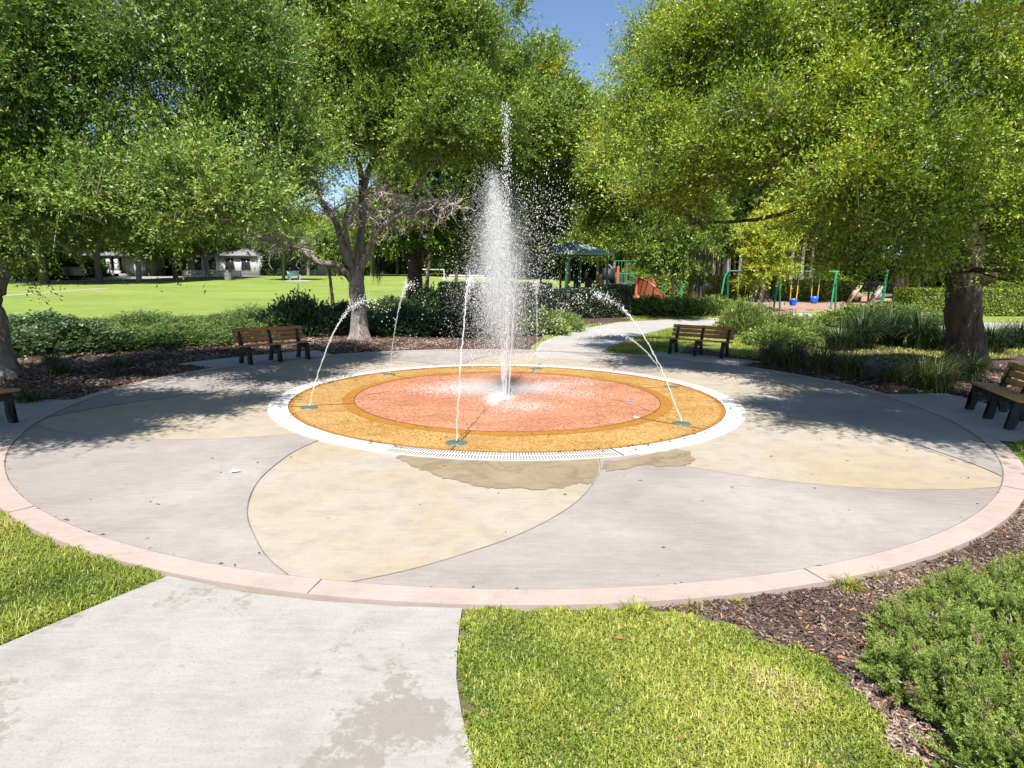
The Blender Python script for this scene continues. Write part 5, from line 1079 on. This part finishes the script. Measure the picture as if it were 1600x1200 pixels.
# green posts
p = at(1063, 479); o = empty('green_post', p, label='thick straight green post between the spiral slide and the swings', cat='post'); b = MB(); h = (479 - 441) / FOC * p[1]; b.tube([[0, 0, -.1], [0, 0, h - .05], [0, 0, h]], [.085, .085, .06], 12); b.build('post', M['greenpaint'], o)
p = at(1033, 480); o = empty('green_post', p, label='thin green post with a hooked top beside the spiral slide', cat='post'); h = (480 - 446) / FOC * p[1]; b = MB(); b.tube(spline([[0, 0, -.1], [0, 0, h * .5], [0, 0, h * .86], [.08, 0, h], [.24, 0, h], [.32, 0, h * .92]], 6), .035, 8); b.build('post', M['greenpaint'], o)
p = at(1096, 470); o = empty('spring_rider', p, label='dark rocker standing on a single stem before the long clipped hedge', cat='rocker'); b = MB(); pole(b, (0, 0, -.1), (0, 0, .8), .08); b.build('stem', M['dark'], o)
b = MB(); b.tube(spline([[-.75, 0, .85], [-.45, 0, 1.1], [0, 0, 1.0], [.4, 0, 1.2], [.7, 0, .95]], 5), np.array([.12] + [.2] * 19 + [.1]), 10); b.box((0, 0, 1.3), (.7, .3, .35)); b.build('body', M['dark'], o)
p = at(1050, 468); o = empty('green_post', p, label='dark post in the shade left of the long clipped hedge', cat='post'); b = MB(); pole(b, (0, 0, -.1), (0, 0, 1.6), .1); b.build('post', M['dark'], o)
# swing set
A, B_ = at(1132, 479), at(1301, 486.5); sw = empty('swing_set', (*A[:2], A[2]), math.atan2(B_[1] - A[1], B_[0] - A[0]), label='long green swing frame with curved ends behind the young tree', cat='swing set')
Ls = np.linalg.norm((B_ - A)[:2]); zb = aty(1150, 423.5, A[1])[2] - A[2]; dz = B_[2] - A[2]
b = MB(); pole(b, (.25, 0, zb), (Ls + .3, 0, zb), .055); b.build('top_bar', M['greenpaint'], sw)
for f, cv in ((0, 1), (.5, 0), (1.0, 0)):
    for sgn in (-1, 1):
        b = MB(); x = f * Ls; off = sgn * .14
        q = [[x + off - .06, sgn * .75, -.1 + dz * f], [x + off * .8 - .04, sgn * .45, zb * .45], [x + off * .5, sgn * .12, zb * .86], [x + off * .3 + (.2 if cv else 0), 0, zb]] if cv else [[x + off, sgn * .75, -.1 + dz * f], [x + off * .5, sgn * .36, zb * .5], [x, 0, zb]]
        b.tube(spline(q, 6), .058, 9); b.build('leg', M['greenpaint'], sw)
def swing(x, y, drop, kind, label, sway):
    o = empty('bucket_swing' if kind else 'belt_swing', sw.matrix_basis @ Vector((x, 0, zb)), sw.rotation_euler.z, label=label, cat='swing', group='swings hanging from the green frame')
    hw = .22 if kind else .27; ends = []
    for sgn in (-1, 1):
        e = V(sgn * hw * .8, sway, -drop); t_ = V(sgn * hw, 0, -.03); mdp = t_ + (e - t_) * .5
        b = MB(); pole(b, t_, mdp, .016, 5); ch = b.build('chain', M['chain'], o); b = MB(); pole(b, mdp, e, .028, 6); b.build('sleeve', M['yellow'], ch)
    b = MB(); c = V(0, sway, -drop)
    if kind:
        prof_ = [(.15, -.4), (.2, -.3), (.24, -.1), (.25, .05), (.21, .05), (.19, -.28), (0, -.3)]; th = np.linspace(0, 2 * np.pi, 17)[:-1]
        rows = np.array([[c + V(r * math.cos(q), r * .9 * math.sin(q), z) for q in th] for r, z in prof_]).reshape(-1, 3)
        b.add(rows, [[i * 16 + j, i * 16 + (j + 1) % 16, (i + 1) * 16 + (j + 1) % 16, (i + 1) * 16 + j] for i in range(6) for j in range(16)]); b.add(np.array([c + V(.15 * math.cos(q), .135 * math.sin(q), -.4) for q in th] + [c + V(0, 0, -.41)]), [[j, (j + 1) % 16, 16] for j in range(16)])
    else:
        q = spline([c + V(-hw * .8, 0, 0), c + V(-.14, 0, -.14), c + V(0, 0, -.18), c + V(.14, 0, -.14), c + V(hw * .8, 0, 0)], 5); n = len(q)
        b.add(np.vstack([q + V(0, -.08, 0), q + V(0, .08, 0), q + V(0, -.08, -.025), q + V(0, .08, -.025)]), [[i, i + 1, n + i + 1, n + i] for i in range(n - 1)] + [[2 * n + i, 3 * n + i, 3 * n + i + 1, 2 * n + i + 1] for i in range(n - 1)] + [[i, 2 * n + i, 2 * n + i + 1, i + 1] for i in range(n - 1)])
    b.build('seat', M['blue'], o)
bpy.context.view_layer.update()
swing(Ls * .155, 0, zb - .55, 0, 'blue belt swing at the left end of the green frame', .1)
swing(Ls * .33, 0, zb - .5, 0, 'belt swing partly hidden behind the young tree', -.1)
swing(Ls * .645, 0, zb - .6, 1, 'blue bucket swing left of its twin', -.15)
swing(Ls * .83, 0, zb - .75, 1, 'blue bucket swing at the right end of the frame', .15)
# second shade canopy and tan play structure
Yc = 46.0; c0 = aty(1424, 403, Yc); g0 = gz(Yc); o = empty('shade_canopy', (c0[0], Yc, g0), .12, label='pale blue shade canopy half hidden by the crown of the right oak', cat='shade canopy'); W_ = 2.5; zt = c0[2] - g0
b = MB(); cs = ((-W_, -1.8), (W_, -1.8), (W_, 1.8), (-W_, 1.8)); b.add([[x, y, zt] for x, y in cs] + [[-.6, 0, zt + 1.35], [1.3, 0, zt + 1.35]], [[0, 1, 5, 4], [2, 3, 4, 5]]); b.add([[x, y, zt] for x, y in cs] + [[-.6, 0, zt + 1.35], [1.3, 0, zt + 1.35]], [[1, 2, 5], [3, 0, 4]])
b.add([[x, y, zt] for x, y in cs] + [[x * .99, y * .99, zt - .13] for x, y in cs], [[0, 4, 5, 1], [1, 5, 6, 2], [2, 6, 7, 3], [3, 7, 4, 0]]); b.build('roof', M['canopy2'], o)
for x, y in ((-2, -1.4), (2, -1.4), (2, 1.4), (-2, 1.4)):
    b = MB(); pole(b, (x, y, -.1), (x, y, zt + .1), .07); b.build('post', M['dark'], o)
p = at(1377, 482); t_ = aty(1388, 412, p[1]) - p; o = empty('green_post', p, label='leaning green pole in front of the pale blue canopy', cat='post'); b = MB(); b.tube([[0, 0, -.1], t_], [.095, .08], 12); b.build('post', M['greenpaint'], o)
pg = at(1415, 476); Yp = pg[1]; o = empty('play_structure', pg, label='small tan play structure with an arched panel and a slide left of the sunny hedge', cat='play structure')
def lp(px, py, dy=0.0): return aty(px, py, Yp + dy) - pg
b = MB(); 
for px in (1417, 1435): pole(b, lp(px, 452, .5), lp(px, 426, .5), .12, 8)
b.tube(spline([lp(1417, 428, .5), lp(1419, 422, .5), lp(1426, 420, .5), lp(1433, 422, .5), lp(1435, 428, .5)], 6), .12, 8); b.build('arch_panel', M['tan'], o)
b = MB()
for px, dy in ((1399, .3), (1418, .6), (1436, .6), (1405, 2), (1440, 2)): q = lp(px, 430, dy); pole(b, (q[0], q[1], -.1), q, .06, 8)
b.box((lp(1420, 450)[0], 1.3, lp(0, 447)[2]), (1.9, 1.6, .1)); b.build('frame', M['dark'], o)
path = spline([lp(1406, 436, .3), lp(1411, 448, -.2), lp(1420, 462, -.7), lp(1428, 474, -1.2)], 6); n = len(path); b = MB(); sd = V(.3, .35, 0)
rows = np.stack([path - sd + V(0, 0, .25), path - sd * .9, path + sd * .9, path + sd + V(0, 0, .25)], 1); b.add(rows.reshape(-1, 3), [[i * 4 + j, i * 4 + j + 1, (i + 1) * 4 + j + 1, (i + 1) * 4 + j] for i in range(n - 1) for j in range(3)]); b.box(lp(1404, 443, .2), (.5, .5, .9)); b.build('slide', M['tan'], o)
for px, py, wd, m_, lab in ((1328, 476, .75, 'tan', 'leaning tan climbing slab with round grips'), (1362, 477, 1.0, 'greyslab', 'leaning grey climbing slab right of the tan one')):
    p = at(px, py); o = empty('climbing_slab', p, -.2, label=lab, cat='climbing slab'); b = MB(); R = roty(.5); b.box((.18, 0, .72), (.1, wd, 1.5), R); b.box((.3, 0, .7), (.5, wd * .7, .5), R); b.build('slab', M[m_], o)
    b = MB()
    for q in range(6):
        c = V(.18, 0, .72) + R @ V(-.06, (q % 2 - .5) * wd * .5, -.5 + .2 * q); b.tube([c, c + R @ V(-.05, 0, 0)], [.06, .045], 8)
    b.build('grips', M['slide'], o)
p0, p1 = at(1350, 462), at(1395, 462); o = empty('metal_fence', p0, math.atan2(p1[1] - p0[1], p1[0] - p0[0]), label='short black picket fence beyond the climbing slabs', cat='fence'); L_ = np.linalg.norm((p1 - p0)[:2]); b = MB()
for x in np.linspace(0, L_, 18): pole(b, (x, 0, -.1), (x, 0, 1.3), .02, 5)
b.build('pickets', M['dark'], o); b = MB(); pole(b, (0, 0, 1.2), (L_, 0, 1.2), .03, 6); pole(b, (0, 0, .2), (L_, 0, .2), .03, 6); b.build('rails', M['dark'], o)

# ------------------------------------------------------------------ across the lawn: goal frame, bench, bin, car, houses
p = at(703, 456); o = empty('goal_frame', p, label='white pipe goal frame behind the dark hedge', cat='goal'); h = (456 - 431) / FOC * p[1]; b = MB(); pole(b, (0, 0, -.1), (0, 0, h), .06); pole(b, (2.9, .4, -.1), (2.9, .4, h), .06); b.build('posts', M['white'], o); b = MB(); pole(b, (0, 0, h), (2.9, .4, h), .06); b.build('crossbar', M['white'], o)
p = at(694, 440); o = empty('goal_frame', p, label='farther white goal post on the lawn left of the nearer one', cat='goal'); h = 18 / FOC * p[1]; b = MB(); pole(b, (0, 0, -.1), (0, 0, h), .07); pole(b, (-4, .3, -.1), (-4, .3, h), .07); b.build('posts', M['white'], o); b = MB(); pole(b, (0, 0, h), (-4, .3, h), .07); b.build('crossbar', M['white'], o)
p = at(460, 437.5); o = empty('lawn_bench', p, .9, label='pale blue bench on a concrete pad at the far side of the lawn', cat='bench'); b = MB(); b.box((0, 0, .45), (1.6, .5, .06)); b.build('seat', M['paleblue'], o); b = MB(); b.box((0, .26, .8), (1.6, .06, .6), rotx(-.15)); b.build('backrest', M['paleblue'], o)
for x in (-.65, .65): b = MB(); b.box((x, 0, .2), (.08, .5, .46)); b.box((x, -.2, .6), (.07, .4, .06)); b.build('leg', M['paleblue'], o)
p = at(357, 437.5); o = empty('litter_bin', p, label='grey litter bin at the edge of the shaded street lawn', cat='bin'); b = MB(); b.tube([[0, 0, 0], [0, 0, .95]], [.42, .5], 16); b.build('body', M['binm'], o); b = MB(); b.tube([[0, 0, .95], [0, 0, 1.1], [0, 0, 1.25]], [.52, .45, .12], 16); b.build('lid', M['dark'], o)
# black car
p = at(130, 438.5); Yv = 72.0; p = V(aty(124, 438, Yv)[0], Yv, gz(Yv)); car = empty('parked_car', p, math.radians(-62), label='black sport utility car parked at the kerb among the street trees', cat='car')
def loft(b, secs, mi=0):
    n = len(secs[0]); v = np.array(secs).reshape(-1, 3); b.add(v, [[i * n + j, i * n + (j + 1) % n, (i + 1) * n + (j + 1) % n, (i + 1) * n + j] for i in range(len(secs) - 1) for j in range(n)], mi)
    for e in (0, len(secs) - 1): c = np.mean(secs[e], 0); b.add(np.vstack([secs[e], c[None]]), [[j, (j + 1) % n, n] for j in range(n)], mi)
def sec(x, hw, z0, z1, k=.12): return [(x, -hw + k, z0), (x, hw - k, z0), (x, hw, z0 + k), (x, hw, z1 - k), (x, hw - k, z1), (x, -hw + k, z1), (x, -hw, z1 - k), (x, -hw, z0 + k)]
b = MB(); loft(b, [sec(0, .88, .4, .95), sec(.15, .95, .32, 1.08), sec(1.3, .97, .3, 1.16), sec(1.6, .97, .3, 1.2), sec(4.5, .97, .3, 1.2), sec(4.8, .9, .4, 1.15)])
loft(b, [sec(1.45, .86, 1.1, 1.22, .05), sec(2.15, .76, 1.15, 1.78, .12), sec(3.9, .76, 1.15, 1.84, .12), sec(4.6, .82, 1.15, 1.3, .06)]); b.build('body', M['carpaint'], car, smooth=False)
b = MB(); b.add([(1.6, -.72, 1.25), (1.6, .72, 1.25), (2.1, .66, 1.7), (2.1, -.66, 1.7)], [[0, 1, 2, 3]])
for s_ in (-1, 1): b.add([(1.8, s_ * .875, 1.24), (4.2, s_ * .875, 1.24), (3.9, s_ * .785, 1.7), (2.2, s_ * .785, 1.7)], [[0, 1, 2, 3]])
b.build('windows', M['glass'], car)
b = MB(); 
for z in (.62, .74, .86): b.box((-.01, 0, z), (.06, 1.1, .05))
b.box((-.04, 0, .45), (.1, 1.7, .1)); b.build('grille', M['chrome'], car)
for s_ in (-1, 1): b = MB(); b.box((.02, s_ * .7, .84), (.14, .3, .2)); b.build('headlight', M['lampglass'], car)
for x in (.95, 3.9):
    for s_ in (-1, 1):
        b = MB(); b.tube([[x, s_ * .72, .37], [x, s_ * .97, .37]], [.37, .37], 20); wh = b.build('wheel', M['tyre'], car); b = MB(); b.tube([[x, s_ * .96, .37], [x, s_ * .99, .37]], [.23, .2], 14); b.build('rim', M['chrome'], wh)
# houses
def house(label, px0, px1, ytop, Y, wall, roofh=2.0, depth=9, windows=(), porch=None, rot=0.0):
    A, B_ = aty(px0, 425, Y), aty(px1, 425, Y); z0 = gz(Y); h = aty(px0, ytop, Y)[2] - z0; L = B_[0] - A[0]
    o = empty('white_house', (A[0], Y, z0), rot, label=label, cat='house')
    b = MB(); b.box((L / 2, depth / 2, h / 2 - .2), (L, depth, h + .4)); b.build('wall', M[wall], o)
    b = MB(); e = .5; b.add([[-e, -e, h], [L + e, -e, h], [L + e, depth + e, h], [-e, depth + e, h], [L * .2, depth / 2, h + roofh], [L * .8, depth / 2, h + roofh]], [[0, 1, 5, 4], [2, 3, 4, 5]]); b.add([[-e, -e, h], [L + e, -e, h], [L + e, depth + e, h], [-e, depth + e, h], [L * .2, depth / 2, h + roofh], [L * .8, depth / 2, h + roofh]], [[1, 2, 5], [3, 0, 4]])
    b.box((L / 2, -e + .03, h - .11), (L + 2 * e, .06, .2)); b.build('roof', M['roof'], o)
    for px, w_, zc, hh in windows:
        x = aty(px, 425, Y)[0] - A[0]; b = MB(); b.box((x, -.03, zc), (w_ + .24, .08, hh + .24)); f = b.build('window', M['white'], o); b = MB(); b.box((x, -.075, zc), (w_, .05, hh)); b.build('pane', M['glass'], f)
    if porch:
        b = MB(); b.box((L / 2, -1.6, h - .05), (L + .6, 3.0, .3)); b.build('porch_roof', M['roof'], o)
        for px in porch: x = aty(px, 425, Y)[0] - A[0]; b = MB(); b.box((x, -2.7, h / 2 - .1), (.42, .42, h - .05)); b.box((x, -2.7, .35), (.6, .6, .7)); b.build('column', M['white'], o)
        b = MB(); b.box((L / 2, -1.5, .1), (L, 3.0, .5)); b.build('porch_floor', M['pad'], o)
    return o
house('white house with a columned porch beyond the black car', 148, 210, 399, 82, 'white', 2.2, porch=(164, 178, 192, 204), windows=((171, 1.2, 1.6, 1.5), (186, 1.0, 1.5, 2.2)))
house('low grey roofed house at the far left behind the trunks', 20, 92, 402, 86, 'housegrey', 2.6, windows=((52, 1.4, 1.6, 1.5), (80, 1.2, 1.6, 1.5)))
house('pale grey house with dark windows behind the white fence', 262, 400, 397, 90, 'white', 2.4, windows=((282, 1.2, 1.6, 1.6), (311, 1.0, 1.5, 2.0), (330, 1.6, 1.6, 1.6), (360, 1.2, 1.6, 1.6), (385, 1.2, 1.6, 1.6)))
house('small white house seen between the trunks behind the pale blue bench', 455, 520, 405, 100, 'white', 2.2, windows=((470, 1.3, 1.5, 1.4), (490, 1.3, 1.5, 1.4)))
p0, p1 = aty(288, 425, 84), aty(378, 425, 84); o = empty('picket_fence', (p0[0], 84, gz(84)), label='low white fence in front of the pale grey house', cat='fence'); L_ = p1[0] - p0[0]; b = MB()
for x in np.arange(0, L_, .22): b.box((x, 0, .42), (.14, .03, .95))
b.build('pickets', M['white'], o); b = MB(); b.box((L_ / 2, .04, .3), (L_, .04, .1)); b.box((L_ / 2, .04, .7), (L_, .04, .1)); b.build('rails', M['white'], o)
